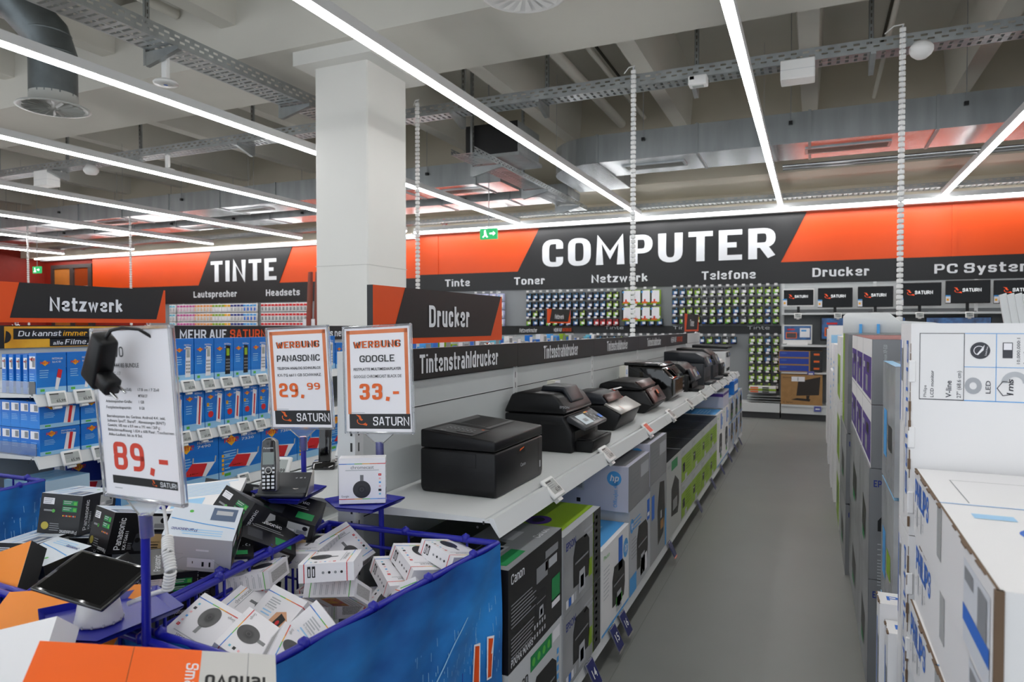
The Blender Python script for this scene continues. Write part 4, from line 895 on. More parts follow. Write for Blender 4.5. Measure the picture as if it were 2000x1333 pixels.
# ------------------------------------------------------------ black telephone boxes
PW, PD, PH = .165, .12, .113
def ph_mesh(kind):
    g = G(); top = mt('pale_blue_lid', '#d8dfe8', .4)
    cbox(g, PW, PD, PH, DARKCARD, top=DARKCARD if kind == 3 else top, bot=mt('light_grey_card', '#c9c9ca', .45), back=mt('light_grey_card', '#c9c9ca', .45) if kind == 1 else DARKCARD); fr = faces(g, PW, PD, PH, .0004)
    f = fr['left']; f.rect(.008, PH-.03, .04, PH-.012, PAPER); f.lines(.01, PH-.015, .026, 3, .005, .002, GREY)
    for q in range(2): f.rect(.065, PH-.03-.018*q, .108, PH-.016-.018*q, DGRN)
    f.up()
    for q in range(2): f.lines(.068, PH-.018-.018*q, .025, 2, .005, .002, LGREY); f.rect(.097, PH-.028-.018*q, .106, PH-.019-.018*q, GRNP)
    f.k -= 1; f.lines(.012, PH-.045, .03, 1, .01, .005, GREY); f.disc(.04, PH-.048, .005, GRNP, 10); f.disc(.02, .022, .011, mt('gold_seal', '#b8a84a', .3, metal=.5), 12); f.lines(.034, .03, .03, 4, .006, .002, GREY)
    f.text('Panasonic', .115, .013, .0105, LETTER, .05, .02, rot=180); 
    for q in range(8): f.rect(.068+.005*q, PH-.062, .0715+.005*q, PH-.058, [YELP, REDP, LGREY, ORP][q % 4])
    f = fr['front']
    if kind == 2:
        f.text('Panasonic', .02, PH-.04, .018, LETTER, .095, .02); f.text('KX-TG6611', .02, PH-.062, .011, LETTER, .06, .01); f.lines(.02, PH-.07, .05, 3, .006, .002, GREY); f.rect(.12, .0, .16, .07, LGREY)
    else:
        f.text('Panasonic', .034, .012, .017, LETTER, .086, .02, rot=90); f.text('KX-TG6611', .048, .012, .009, LETTER, .05, .01, rot=90); f.lines(.052, .03, .012, 4, .005, .0015, GREY)
        f.rect(.085, .068, .15, .105, mt('pale_photo', '#c4c6c6', .4)); f.up(); f.disc(.138, .093, .008, BLACK, 14); f.rect(.115, .072, .145, .084, GREY); f.rect(.09, .075, .108, .082, PAPER); f.k -= 1
        f.poly([(.066, .02), (.07, .054), (.08, .06), (.15, .06), (.155, .05), (.155, .008), (.075, .008)], mt('phone_grey', '#3b3d42', .3)); f.up(); f.disc(.076, .038, .007, BLACK, 12); f.rect(.094, .014, .15, .055, mt('amber_display', '#c9a878', .3)); f.up(); f.text('Panasonic', .1, .03, .008, BLACK, .042); f.lines(.1, .026, .04, 2, .007, .003, BLACK)
    f = fr['top']
    if kind == 3:
        f.text('Panasonic', .02, .085, .015, LETTER, .1, .02); f.rect(.1, .015, .15, .045, DGRN); f.rect(.015, .015, .06, .05, mt('phone_grey', '#3b3d42', .3)); f.lines(.03, .072, .1, 2, .008, .003, GREY); return g
    f.rect(.01, .01, .07, .055, mt('handset_photo', '#5a6b86', .4)); f.up(); f.rect(.02, .02, .06, .035, LGREY); f.k -= 1; f.text('Panasonic', .09, .09, .01, NAVY, .06, .02); f.poly([(.005, .08), (.08, .072), (.16, .06), (.16, .057), (.08, .069), (.005, .077)], LBLUE); f.disc(.12, .03, .005, GRNP, 10)
    f.lines(.03, .11, .1, 3, .008, .003, FPALE)
    f = fr['back' if kind == 1 else 'bot']; h_ = PH if kind == 1 else PD
    f.rect(.06, .012, .125, .045, PAPER); f.up(); f.rect(.095, .018, .1, .034, BLACK); f.rect(.112, .018, .116, .034, BLACK); f.rect(.072, .026, .074, .034, BRONZE); f.rect(.08, .07, .11, .076, PAPER); f.k -= 1; f.rect(0, h_*.5-.0003, .05, h_*.5+.0003, GREY)
    for a, b in (((0, 0), (.05, h_*.4)), ((PW, 0), (PW-.05, h_*.4))): f.poly([a, (a[0]+.001, a[1]), (b[0]+.001, b[1]), b], GREY)
    f.rect(.05, h_*.4, PW-.05, h_*.4+.0006, GREY)
    return g
_ph = {}
def phbox(label, loc, rot, kind=0):
    if kind not in _ph: o = _ph[kind] = ph_mesh(kind).build('telephone_box', loc=loc, rot=rot)
    else: o = copy_tree(_ph[kind], loc, rot)
    return tag(o, label, 'box', 'black telephone boxes in the bin')
for l, loc, rot, k in [('with a white lid, highest at the left of the heap', (-2.006,1.337,.901), (.077,.111,1.967), 0), ('with a handset display picture, behind the sign pole', (-1.791,1.346,.865), (.005,.238,1.339), 0),
  ('turned so its pale grey underside with three accessories faces us', (-1.433,1.28,.906), (-.483+0,-.163,.633+PI), 1), ('leaning steeply with green labels, right of the pale grey one', (-1.505,1.495,.89), (.381,.5,1.7), 3),
  ('with green labels at the very back of the heap', (-1.72,1.66,.885), (.05,.3,1.7), 3), ('upright with horizontal title, below the pale grey one', (-1.455,1.35,.795), (.05,.08,.8), 3), ('with a gold seal, left of the divider bar', (-1.53,1.26,.785), (.05,-.1,2.45), 3),
  ('lying low by the blue pole with green labels up', (-1.6,1.15,.765), (.1,1.1,.6), 3), ('dark blue-black at the left picture edge', (-2.0,1.22,.80), (.0,.05,1.9), 0), ('with its pale lid up, behind the tablet', (-1.84,1.16,.80), (.15,0,-.1), 2),
  ('squeezed underneath the highest one at the left', (-1.9,1.36,.785), (0,0,.45), 2), ('low at the divider with upright lettering', (-1.45,1.62,.855), (.35,.3,.5), 3), ('dark at the rear right of the heap, under the phone tray', (-1.56,1.69,.85), (-.1,.12,.6), 3),
  ('wedged below the steep one, lettering running down', (-1.45,1.49,.82), (.5,.5,1.0), 3)]:
    phbox('black telephone box '+l, loc, rot, k)
for i, (x, y) in enumerate([(-1.85, 1.2), (-1.6, 1.6), (-1.85, 1.62), (-1.5, 1.1), (-1.66, 1.3)]):
    phbox('black telephone box buried at the bottom of the heap', (x, y, .62), (.1, .1, i*.9), i % 3)
g = G(); g.prism([(-.1, -.07), (.1, -.07), (.1, .07), (-.1, .07)], 'z', 0, .012, WHITE); f = F(g, (-.1, -.07, .012), (1, 0, 0), (0, 1, 0), .0005)
f.rect(.01, .01, .1, .05, FPALE); f.lines(.01, .13, .17, 9, .008, .003, FPALE)
tag(g.build('printed_leaflet', loc=(-1.68, 1.52, .93), rot=(.35, -.1, .5)), 'white and pale blue printed card lying on the telephone boxes', 'leaflet')

# ------------------------------------------------------------ orange and white tablet boxes
def tabbox(label, w, d, h, loc, rot, fn, **fm):
    g = G(); cbox(g, w, d, h, WHITE, **fm); fn(faces(g, w, d, h, .0004), w, d, h)
    return tag(g.build('tablet_box', loc=loc, rot=rot), label, 'box', 'orange and white tablet boxes')
CARDGREY = mt('warm_grey_card', '#cfcdc9', .45)
def tb1(fr, w, d, h):
    f = fr['front']; f.rect(0, 0, w*.66, h, ORCARD); f.up(); f.rect(w*.37, 0, w*.372, h, BRONZE); f.text('Smart', w*.6, h-.03, .018, PAPER, .07, .02, rot=-90); f.text('lenovo', w*.95, h*.74, .028, BLACK, .09, .03, rot=180); f.poly([(w*.87, h), (w*.873, h), (w*.86, 0), (w*.857, 0)], GREY)
    f = fr['top']; f.rect(0, 0, w*.6, d*.5, ORCARD); f.up(); f.disc(w*.64, d*.6, .022, BLACK, 20)
L1 = tabbox('large tablet box across the lower left corner, orange left part and white right part', .34, .07, .2, (-.874, .684, .883), (-1.275, .26, .843), tb1, front=CARDGREY, top=CARDGREY)
tabbox('white tablet box with an orange line behind the large orange one', .3, .06, .2, (-1.34, .70, .80), (-.75, -.25, .35), lambda fr, w, d, h: (fr['front'].rect(0, h*.4, w, h*.42, ORCARD), fr['front'].rect(0, 0, w, h*.3, ORCARD)))
tabbox('orange tablet box tucked under the blue tablet tray', .34, .05, .2, (-1.47, .93, .79), (-1.0, -.1, .3), lambda fr, w, d, h: (fr['front'].rect(0, 0, w, h, mt('deep_orange_card', '#f08a1e', .35)), fr['top'].rect(0, 0, w, d, ORCARD)))
tabbox('amber tablet box with a black edge at the left picture edge', .22, .05, .2, (-1.84, 1.0, .79), (-.75, -.35, .35), lambda fr, w, d, h: (fr['front'].rect(0, 0, w, h, mt('deep_orange_card', '#f08a1e', .35)), fr['top'].rect(0, 0, w, d, BLACK), fr['right'].rect(0, 0, d, h, BLACK)))
tabbox('white tablet box lying underneath the large orange one', .3, .24, .07, (-1.15, .62, .70), (0, 0, .3), lambda fr, w, d, h: fr['front'].rect(0, 0, w*.4, h, ORCARD))

# ------------------------------------------------------------ price signs on blue poles with trays
def pricesign(label, foot, loc, rot, tr, paint, th=.012):
    """foot: pole foot; loc/rot: centre of the sign; tr: list of tray corner points (world)"""
    t = thing('price_sign', label, 'price sign', foot); o = Vector(foot); W, H_ = .235, .325
    g = G(); M = Matrix.Translation(Vector(loc)-o) @ Euler(rot).to_matrix().to_4x4()
    top = M @ Vector((0, 0, -H_/2-.03))
    g.tube([(0, 0, 0), (top.x, top.y, top.z)], .0085, BASKET, 10); g.build('pole', t)
    g = G(); c = [Vector(p)-o for p in tr]; n = (c[1]-c[0]).cross(c[2]-c[0]).normalized(); n = n if n.z > 0 else -n
    g.face(c, TRAYB); g.face([p-n*.003 for p in c[::-1]], TRAYB); m = sum(c, Vector())/len(c)
    for i in range(len(c)):
        a, b = c[i], c[(i+1) % len(c)]; oa, ob = a+(a-m).normalized()*.016+n*.012, b+(b-m).normalized()*.016+n*.012
        g.face([a, b, ob, oa], TRAYB); g.face([oa-n*.003, ob-n*.003, b-n*.003, a-n*.003], TRAYB)
    g.build('tray', t)
    s = G(); cbox(s, W, .002, H_, PAPER); f = faces(s, W, .002, H_, .0004)['front']; paint(f, W, H_)
    po = s.build('printed_sheet', t); po.matrix_local = M
    h = G()
    for a in (-W/2-.006, W/2-.001): h.rbox(a, -.006, -H_/2-.006, a+.007, .006, H_/2+.006, .002, CLEAR, 1, False)
    for b in (-H_/2-.006, H_/2-.001): h.rbox(-W/2-.006, -.006, b, W/2+.006, .006, b+.007, .002, CLEAR, 1, False)
    h.prism([(-.05, -H_/2-.006), (.05, -H_/2-.006), (.012, -H_/2-.035), (-.012, -H_/2-.035)], 'y', -.005, .005, CLEAR); h.tube([(0, 0, -H_/2-.03), (0, 0, -H_/2-.075)], .0125, CLEAR, 12)
    ho = h.build('clear_holder', t); ho.matrix_local = M
    return t
def werb(a, b, c, price, frac):
    def fn(f, W, H):
        PO = mt('offer_orange', '#d4703c', .5, hex2='#e88a5c', scale=6)
        for x0, y0, x1, y1 in ((.008, .055, .02, H-.008), (W-.02, .055, W-.008, H-.008), (.008, H-.02, W-.008, H-.008)): f.rect(x0, y0, x1, y1, PO)
        f.rect(.012, .01, W-.006, .056, BLACK); f.up(); saturn(f, .02, .02, .027, PAPER, W-.03); f.text('WERBUNG', W/2, H-.064, .022, BLACK, .17, .055, al='c'); f.up(2); f.text('WERBUNG', W/2, H-.064, .022, ORP, .164, .02, al='c')
        f.text(a, W/2, H-.108, .021, BLACK, .168 if len(a) > 7 else .125, .025, al='c'); f.text(b, W/2, H-.134, .0085, BLACK, .17, .015, al='c'); f.text(c, W/2, H-.157, .0095, BLACK, .17, .002, al='c')
        if frac: f.text(price, W*.15, .1, .046, ORP, .1, .04); f.text(frac, W*.62, .124, .022, ORP, .05, .035)
        else: f.text(price, W*.52, .1, .05, ORP, .14, .045, al='c')
        f.lines(.02, .061, .05, 1, .01, .002, LGREY)
    return fn
pricesign('framed offer sheet priced 33,- above the small white box', (-1.2, 1.75, .45), (-1.23,1.763,1.286), (-.03,-.046,.054), [(-1.32,1.64,.922), (-1.24,1.585,.922), (-1.14,1.6,.922), (-1.135,1.74,.922), (-1.27,1.75,.922)], werb('GOOGLE', 'FESTPLATTE MULTIMEDIA/PLAYER', 'GOOGLE CHROMECAST BLACK DE', '33,-', None))
pricesign('framed offer sheet priced 29,99 above the cordless phone', (-1.495, 1.745, .45), (-1.53,1.756,1.282), (.029,-.043,.063), [(-1.57,1.6,.93), (-1.46,1.55,.93), (-1.38,1.57,.93), (-1.42,1.73,.93), (-1.55,1.74,.93)], werb('PANASONIC', 'TELEFON ANALOG SCHNURLOS', 'KX-TG 6611 GB SCHWARZ', '29,', '99'))
def p89(f, W, H):
    f.text('LENOVO', W*.03, H-.052, .02, BLACK, .085, .02); f.text('ZA0-10 59444185 BUNDLE', W*.05, H-.072, .0085, BLACK, .125, .012); f.text('A7-30DC-17', W*.08, H-.087, .007, GREY, .06)
    for i, (a, b) in enumerate((('Bildschirmdiagonale (cm/Zoll):', '17.8 cm / 7 Zoll'), ('Prozessor:', 'MTK8127'), ('Arbeitsspeicher-Größe:', '1 GB'), ('Festplattenkapazität:', '8 GB'))):
        f.text(a, .024, H-.117-.0118*i, .0055, BLACK, min(.085, .0038*len(a)), .006); f.text(b, .128, H-.117-.0118*i, .0055, BLACK, .0039*len(b), .006)
    for i, a in enumerate(('Betriebssystem des Gerätes: Android 4.4 ; inkl.', 'Software SyncIT, ShareIT ; Abmessungen (B/H/T):', 'Gewicht: 105 mm x 8.9 mm x 191 mm / 269 g ;', 'Bildschirmauflösung: 1.024 x 600 Pixel ; Touchscreen ;', 'Akku-Laufzeit: bis zu 8 Std.')):
        f.text(a, .024, H-.17-.009*i, .0056, BLACK, .0038*len(a), .006)
    RD = mt('price_red', '#d8402a', .5); f.text('89', .035, .052, .055, RD, .095, .035); f.text(',-', .14, .052, .055, RD, .06, .03); f.rect(.026, .024, W-.012, .04, BLACK); f.up(); saturn(f, W*.6, .027, .0095, LETTER, .085); f.k -= 1; f.lines(.03, .016, .03, 1, .01, .0018, LGREY)
pricesign('large framed sheet priced 89,- with a charger hanging on it', (-1.225, .95, .45), (-1.177,.9,1.282), (.054,-.03,-.077), [(-1.43,.88,.86), (-1.3,.81,.86), (-1.21,.84,.86), (-1.2,1.0,.86), (-1.33,1.05,.86)], p89)
# charger hanging over the sheet
t = thing('power_adapter', 'black plug-in charger hanging over the 89,- sheet', 'charger', (-1.2, .862, 1.392), (.1, .5, -.1)); t.scale = (1.2, 1.1, .95)
g = G(); g.prism([(-.022, -.05), (.022, -.055), (.02, .05), (-.012, .055)], 'y', -.032, .0, BLKPL, .006); g.tube([(.005, -.016, .05), (.008, -.012, .068), (.016, .0, .078), (.03, .02, .082), (.045, .05, .06), (.045, .05, -.1)], .0032, BLACK, 8); g.build('adapter_body', t)
g = G(); g.rbox(.018, -.03, -.045, .052, -.004, -.012, .004, BLKPL, 1); g.tube([(.05, -.022, -.035), (.072, -.022, -.035)], .0024, CHROME, 8); g.tube([(.05, -.01, -.024), (.072, -.01, -.024)], .0024, CHROME, 8); g.build('plug', t)
# tablet on its stand
t = thing('display_tablet', 'black tablet tilted on a white security stand on the blue tray', 'tablet', (-1.30, .905, .862))
M = Matrix.Translation(Vector((-1.325, .907, .941))-Vector((-1.30, .905, .862))) @ Euler((-1.188, .095, .086)).to_matrix().to_4x4()
g = G(); g.rbox(-.0955, -.0045, -.06, .0955, .0045, .06, .004, BLKGL, 2); f = F(g, (-.0955, -.0045, -.06), (1, 0, 0), (0, 0, 1), .0005); f.rect(.012, .008, .179, .112, SCREEN)
o = g.build('tablet_body', t); o.matrix_local = M
g = G(); g.lathe([(0, 0), (.042, 0), (.043, .004), (.034, .055), (.03, .06), (0, .06)], WPLAST, 28, (.0, .0, 0))
for k in range(14):
    a = 2*PI*k/14; g.box(.0415*math.cos(a)-.002, .0415*math.sin(a)-.002, .0, .0415*math.cos(a)+.002, .0415*math.sin(a)+.002, .006, LGREY)
g.build('stand', t)
g = G(); P_ = [Vector((.045, .03, .03)), Vector((.09, .05, .05)), Vector((.12, .06, .06)), Vector((.13, .06, .1)), Vector((.11, .07, .13)), Vector((.085, .09, .15)), Vector((.065, .1, .2)), Vector((.06, .09, .26)), Vector((.045, .06, .31))]
g.tube(P_[:3], .005, WPLAST, 8); q = []
cl = [P_[2].lerp(P_[3], k/10) for k in range(10)]+[P_[3].lerp(P_[4], k/10) for k in range(10)]+[P_[4].lerp(P_[5], k/10) for k in range(11)]
for i in range(len(cl)*10-10):
    k, fr_ = divmod(i, 10); p = cl[k].lerp(cl[k+1], fr_/10); a = 2*PI*(i/16); d = (cl[k+1]-cl[k]).normalized(); u = d.cross(Vector((0, 1, .3))).normalized(); v = d.cross(u); q.append(p+(u*math.cos(a)+v*math.sin(a))*.009)
g.tube(q, .0032, WPLAST, 6); g.tube(P_[5:], .0035, WPLAST, 8); g.build('coiled_cable', t)
# cordless phone on the middle tray
t = thing('cordless_phone', 'black and silver cordless phone in its base on the blue tray', 'phone', (-1.482, 1.625, .932), (0, 0, .42))
g = G(); g.prism([(-.075, -.04), (.075, -.045), (.08, .04), (-.07, .045)], 'z', 0, .014, mt('dark_grey_plastic', '#35373a', .4), .006); g.prism([(-.035, .012), (.04, .012), (.045, .06), (.035, .064), (-.02, .03)], 'x', -.07, .08, mt('dark_grey_plastic', '#35373a', .4), .005); g.prism([(-.038, .004), (.04, .004), (.049, .064), (.043, .07)], 'x', .079, .082, SILV)
f = F(g, (-.0, -.029, .018), (1, 0, 0), (0, .8, .5), .004); f.ring(.045, .02, .011, .014, SILV, 20); f.text('Panasonic', .03, .05, .006, LETTER, .035, .02); g.build('base', t)
g = G(); H2 = [(-.024, .02), (-.026, .1), (-.022, .17), (-.008, .18), (.008, .18), (.022, .17), (.026, .1), (.024, .02)]; Mh = Matrix.Translation((-.03, -.03, 0)) @ Euler((-.12, -.03, 0)).to_matrix().to_4x4()
g.prism(H2, 'y', -.012, .012, SILV, .004); g.prism([(x*.88, .022+(z-.02)*.98) for x, z in H2], 'y', -.0165, -.011, BLKGL, .003)
f = F(g, (0, -.0167, 0), (1, 0, 0), (0, 0, 1), .0006); f.rect(-.017, .1, .017, .137, mt('phone_lcd', '#7f8a86', .15)); f.text('Panasonic', 0, .147, .005, LETTER, .03, .02, al='c'); f.disc(-.002, .163, .004, mt('dark_grey_plastic', '#35373a', .4), 10); f.ring(0, .083, .008, .0105, SILV, 16)
for r in range(4):
    for c_ in range(3): f.rect(-.018+.0135*c_, .028+.011*r, -.009+.0135*c_, .035+.011*r, LETTER)
for x in (-.019, .012): f.rect(x, .086, x+.007, .092, LETTER); f.rect(x, .074, x+.007, .08, LETTER)
o = g.build('handset', t); o.matrix_local = Mh
# magazines in the far left bin and a sign edge at the left border
for i, (x, y, r) in enumerate([(-3.1, 1.6, .2), (-3.0, 1.5, -.4), (-3.25, 1.55, .6)]):
    g = G(); g.box(-.1, -.07, 0, .1, .07, .05, PAPER); f = F(g, (-.1, -.07, .05), (1, 0, 0), (0, 1, 0), .001); f.rect(.02, .02, .1, .06, [REDP, GREY, BLUP][i]); f.lines(.11, .12, .08, 5, .015, .005, GREY); f = F(g, (-.1, -.07, 0), (1, 0, 0), (0, 0, 1), .001); f.rect(.02, .01, .12, .03, [REDP, BLACK, BLUP][i])
    tag(g.build('packaged_goods', loc=(x, y, .79+.02*i), rot=(.2, .1, r)), '%s white packet in the bin at the left picture edge' % ['lowest', 'middle', 'topmost'][i], 'packet')
pricesign('framed price sheet cut off by the left picture edge', (-2.0, 1.02, .45), (-2.11,1.0,1.285), (0,0,.2), [(-2.2,.95,.9), (-2.0,.9,.9), (-1.98,1.05,.9), (-2.18,1.1,.9)], lambda f, W, H: (f.lines(.03, H-.06, .17, 6, .02, .006, GREY), f.rect(.012, .01, W-.006, .05, BLACK)))
# ============================================================ blue network cartons on the left shelving
XF = G2X+.50
def fritz(f, a, b, h):
    f.poly([(a, b), (a+h, b+h*.75), (a, b+h*1.5), (a-h, b+h*.75)], YELP); f.up(); f.text('FRITZ!', a, b+h*.5, h*.62, REDP, h*2.5, .04, al='c'); f.k -= 1
def fpaint(kind, model):
    def fn(fr, w, d, h):
        f = fr['front']; f.rect(0, 0, w, h*.16, FPALE); f.up()
        fritz(f, w*.28, h*.68, min(w*.13, h*.16)); f.text(model[0], w*.52, h*.83, min(h*.055, w*.07), LETTER, w*.36, .015); f.text(model[1], w*.52, h*.75, min(h*.055, w*.07), LETTER, w*.3, .01)
        f.lines(w*.1, h*.58, w*.3, 4, h*.055, h*.018, FPALE); f.rect(w*.12, h*.06, w*.26, h*.12, GRNP)
        if kind == 'stick': f.poly([(w*.6, h*.1), (w*.7, h*.08), (w*.8, h*.36), (w*.66, h*.4)], PAPER); f.up(); f.poly([(w*.66, h*.4), (w*.8, h*.36), (w*.86, h*.56), (w*.72, h*.6)], REDP); f.k -= 1
        elif kind in ('phone', 'phoneblack'):
            c = PAPER if kind == 'phone' else BLACK; f.poly([(w*.55, h*.1), (w*.82, h*.1), (w*.84, h*.8), (w*.6, h*.82)], c); f.up(); f.rect(w*.63, h*.56, w*.79, h*.74, LCD if kind == 'phone' else GRNBOX)
            for r in range(4):
                for q in range(3): f.rect(w*(.6+.075*q), h*(.2+.08*r), w*(.65+.075*q), h*(.24+.08*r), GREY)
            f.k -= 1
        elif kind == 'repeater': f.poly([(w*.58, h*.14), (w*.82, h*.1), (w*.9, h*.74), (w*.66, h*.8)], PAPER); f.up(); f.poly([(w*.68, h*.14), (w*.75, h*.13), (w*.82, h*.76), (w*.74, h*.78)], REDP); f.k -= 1
        elif kind == 'powerline': f.poly([(w*.56, h*.14), (w*.8, h*.1), (w*.9, h*.78), (w*.66, h*.82)], PAPER); f.up(); f.poly([(w*.66, h*.2), (w*.74, h*.18), (w*.8, h*.68), (w*.72, h*.7)], REDP); f.disc(w*.28, h*.33, w*.14, REDP, 18); f.k -= 1; f.rect(w*.08, h*.52, w*.2, h*.6, YELP)
        else:
            f.poly([(w*.22, h*.26), (w*.7, h*.16), (w*.92, h*.42), (w*.42, h*.48)], PAPER); f.up(); f.poly([(w*.2, h*.25), (w*.62, h*.18), (w*.74, h*.42), (w*.4, h*.47)], REDP); f.poly([(w*.4, h*.47), (w*.43, h*.47), (w*.44, h*.58), (w*.41, h*.58)], LGREY); f.poly([(w*.9, h*.42), (w*.93, h*.41), (w*.95, h*.54), (w*.92, h*.54)], LGREY)
            for q in range(5): f.rect(w*(.3+.05*q), h*.245, w*(.32+.05*q), h*.275, YELP)
            f.k -= 1
            for q in range(5): f.rect(w*.06, h*(.1+.09*q), w*.11, h*(.16+.09*q), YELP); f.rect(w*.13, h*(.12+.09*q), w*.24, h*(.14+.09*q), FPALE)
        f = fr['left']; f.rect(d*.1, h*.62, d*.9, h*.92, PAPER); f.up(); f.rect(d*.5, h*.66, d*.85, h*.88, GREY); f.lines(d*.15, h*.5, d*.7, 4, h*.06, h*.015, FPALE)
        f.k -= 1
        if kind == 'stick': fritz(f, d*.5, h*.78, d*.3)
    return fn
def fbox(label, kind, model, y0, y1, z0, z1, depth, group, x=XF):
    return carton('network_carton', label, y1-y0, depth, z1-z0, (x-depth/2, (y0+y1)/2, (z0+z1)/2), (0, 0, PI/2), FBLUE, fpaint(kind, model), group, 'carton')
S1, S2, S3 = 1.156, .886, .581
ST = ('FRITZ!WLAN', 'Stick AC 430')
GRP = 'blue network cartons on the left shelving'
for i in range(2): fbox('blue carton with USB stick picture, %s at the near end of the top shelf' % ORD[i], 'stick', ST, [1.857, 1.99][i], [1.985, 2.12][i], S1, 1.335, .05, GRP)
for i in range(4):
    carton('network_carton', 'narrow blue carton edge with small yellow diamond, %s from the left' % ORD[3-i], .125, .03, .17, (XF-.075-.05*i, 1.92, S1+.086), (0, 0, PI/2), FBLUE, fpaint('stick', ST), GRP)
rr = random.Random(5)
for i, (a, b, k, m) in enumerate([(2.13, 2.26, 'stick', ST), (2.265, 2.395, 'stick', ST), (2.4, 2.54, 'phone', ('FRITZ!Fon', 'M2')), (2.545, 2.672, 'phone', ('FRITZ!Fon', 'M2')), (2.678, 2.806, 'phone', ('FRITZ!Fon', 'M2')), (2.811, 2.945, 'phoneblack', ('FRITZ!Fon', 'C4')), (2.95, 3.078, 'phoneblack', ('FRITZ!Fon', 'C4')), (3.083, 3.22, 'phone', ('FRITZ!Fon', 'C5')), (3.225, 3.36, 'phone', ('FRITZ!Fon', 'C5')), (3.365, 3.5, 'phone', ('FRITZ!Fon', 'C5')), (3.72, 3.86, 'phone', ('FRITZ!Fon', 'C5')), (3.87, 4.0, 'stick', ST)]):
    fbox('%s blue carton right of the USB sticks, showing a %s' % (ORD[i], {'stick': 'stick', 'phone': 'white handset', 'phoneblack': 'black handset'}[k]), k, m, a, b, S1, 1.385 if 'phone' in k else 1.335, .06, GRP)
for c in range(3):
    for r in range(2): fbox('blue carton with adapter picture, middle shelf, %s from the left, %s row' % (ORD[c], ('lower', 'upper')[r]), 'repeater', ('FRITZ!WLAN', 'Repeater 310'), 1.868+.182*c, 2.043+.182*c, S2+.119*r, S2+.117+.119*r, .07, GRP)
for c in range(5):
    for r in range(2): carton('network_carton', 'blue carton with barcode sticker on its end, %s row, %s behind the front one' % (('lower', 'upper')[r], ORD[c]), .17, .065, .117, (XF-.106-.0665*c, 1.955, S2+.059+.119*r), (0, 0, PI/2), FBLUE, fpaint('repeater', ('FRITZ!WLAN', 'Repeater 310')), GRP)
for i, (a, b, k) in enumerate([(2.42, 2.51, 'repeater'), (2.515, 2.6, 'repeater'), (2.605, 2.74, 'repeater'), (2.745, 2.875, 'powerline'), (2.88, 3.008, 'powerline'), (3.013, 3.137, 'powerline'), (3.142, 3.27, 'powerline'), (3.275, 3.4, 'powerline'), (3.405, 3.53, 'powerline')]):
    fbox('tall blue carton with a %s, %s on the middle shelf' % ({'repeater': 'white and red repeater', 'powerline': 'red round sticker'}[k], ORD[i]), k, ('FRITZ!WLAN', 'Repeater') if k == 'repeater' else ('FRITZ!Powerline', '546E'), a, b, S2, 1.122, .08, GRP)
for i, (a, b, m) in enumerate([(2.24, 2.53, '7490'), (2.535, 2.832, '7490'), (2.837, 3.155, '7330'), (3.16, 3.47, '7360'), (3.475, 3.78, '7330'), (3.785, 4.08, '7490')]):
    fbox('large blue carton with a red and white router, %s on the lower shelf' % ORD[i], 'router', ('FRITZ!Box', m), a, b, S3, .853, .09, GRP)
for i in range(3):
    g = G(); cbox(g, .24, .07, .19, FPALE, left=FPALE); fr = faces(g, .24, .07, .19); f = fr['front']; f.rect(0, 0, .24, .19, mt('ice_blue_card', '#c4dff2', .4)); f.up(); fritz(f, .07, .03, .045); f.text('FRITZ!Box', .125, .08, .022, NAVY, .1, .02); f.lines(.12, .14, .1, 1, .01, .004, LBLUE); f = fr['left']; f.poly([(0, 0), (.05, 0), (.0, .14)], LBLUE)
    tag(g.build('network_carton', loc=(XF-.04-.075*i, 1.97, S3+.096), rot=(0, 0, PI/2)), 'pale blue router carton at the near end of the lower shelf, %s from the front' % ORD[i], 'carton', GRP)
carton('network_carton', 'dark blue carton deep on the lower shelf behind the 89,- sheet', .2, .1, .26, (XF-.2, 2.18, S3+.131), (0, 0, PI/2), NAVY, fpaint('router', ('FRITZ!Box', '')), GRP)
for i, y in enumerate([1.93, 2.05, 2.2, 2.33, 2.47, 2.62, 2.75, 2.88, 3.02, 3.15, 3.29, 3.43]): esl('electronic price tag under the top shelf of blue cartons, %s from the left' % ORD[i], -3.012, y, S1-.052, PI/2, .35, False, .82, 'price tags on the left shelving')
for i, y in enumerate([1.99, 2.13, 2.3, 2.45, 2.59, 2.72, 2.86, 3.0, 3.13, 3.27, 3.41]): esl('electronic price tag under the middle shelf of blue cartons, %s from the left' % ORD[i], -3.012, y, S2-.052, PI/2, .35, False, .82, 'price tags on the left shelving')
for i, y in enumerate([2.68, 3.0, 3.3]): esl('electronic price tag under the lower shelf of router cartons, %s from the left' % ORD[i], -3.012, y, S3-.05, PI/2, .35, False, .82, 'price tags on the left shelving')
# clear guards on the shelf fronts at the near end
for i, (z, l) in enumerate(((S1, 'top'), (S2, 'middle'))):
    g = G(); g.box(-.38, -.001, 0, .0, .001, .055, CLEAR); tag(g.build('shelf_guard', loc=(XF-.006, 1.856, z)), 'clear acrylic guard at the near end of the %s shelf of blue cartons' % l, 'shelf guard')
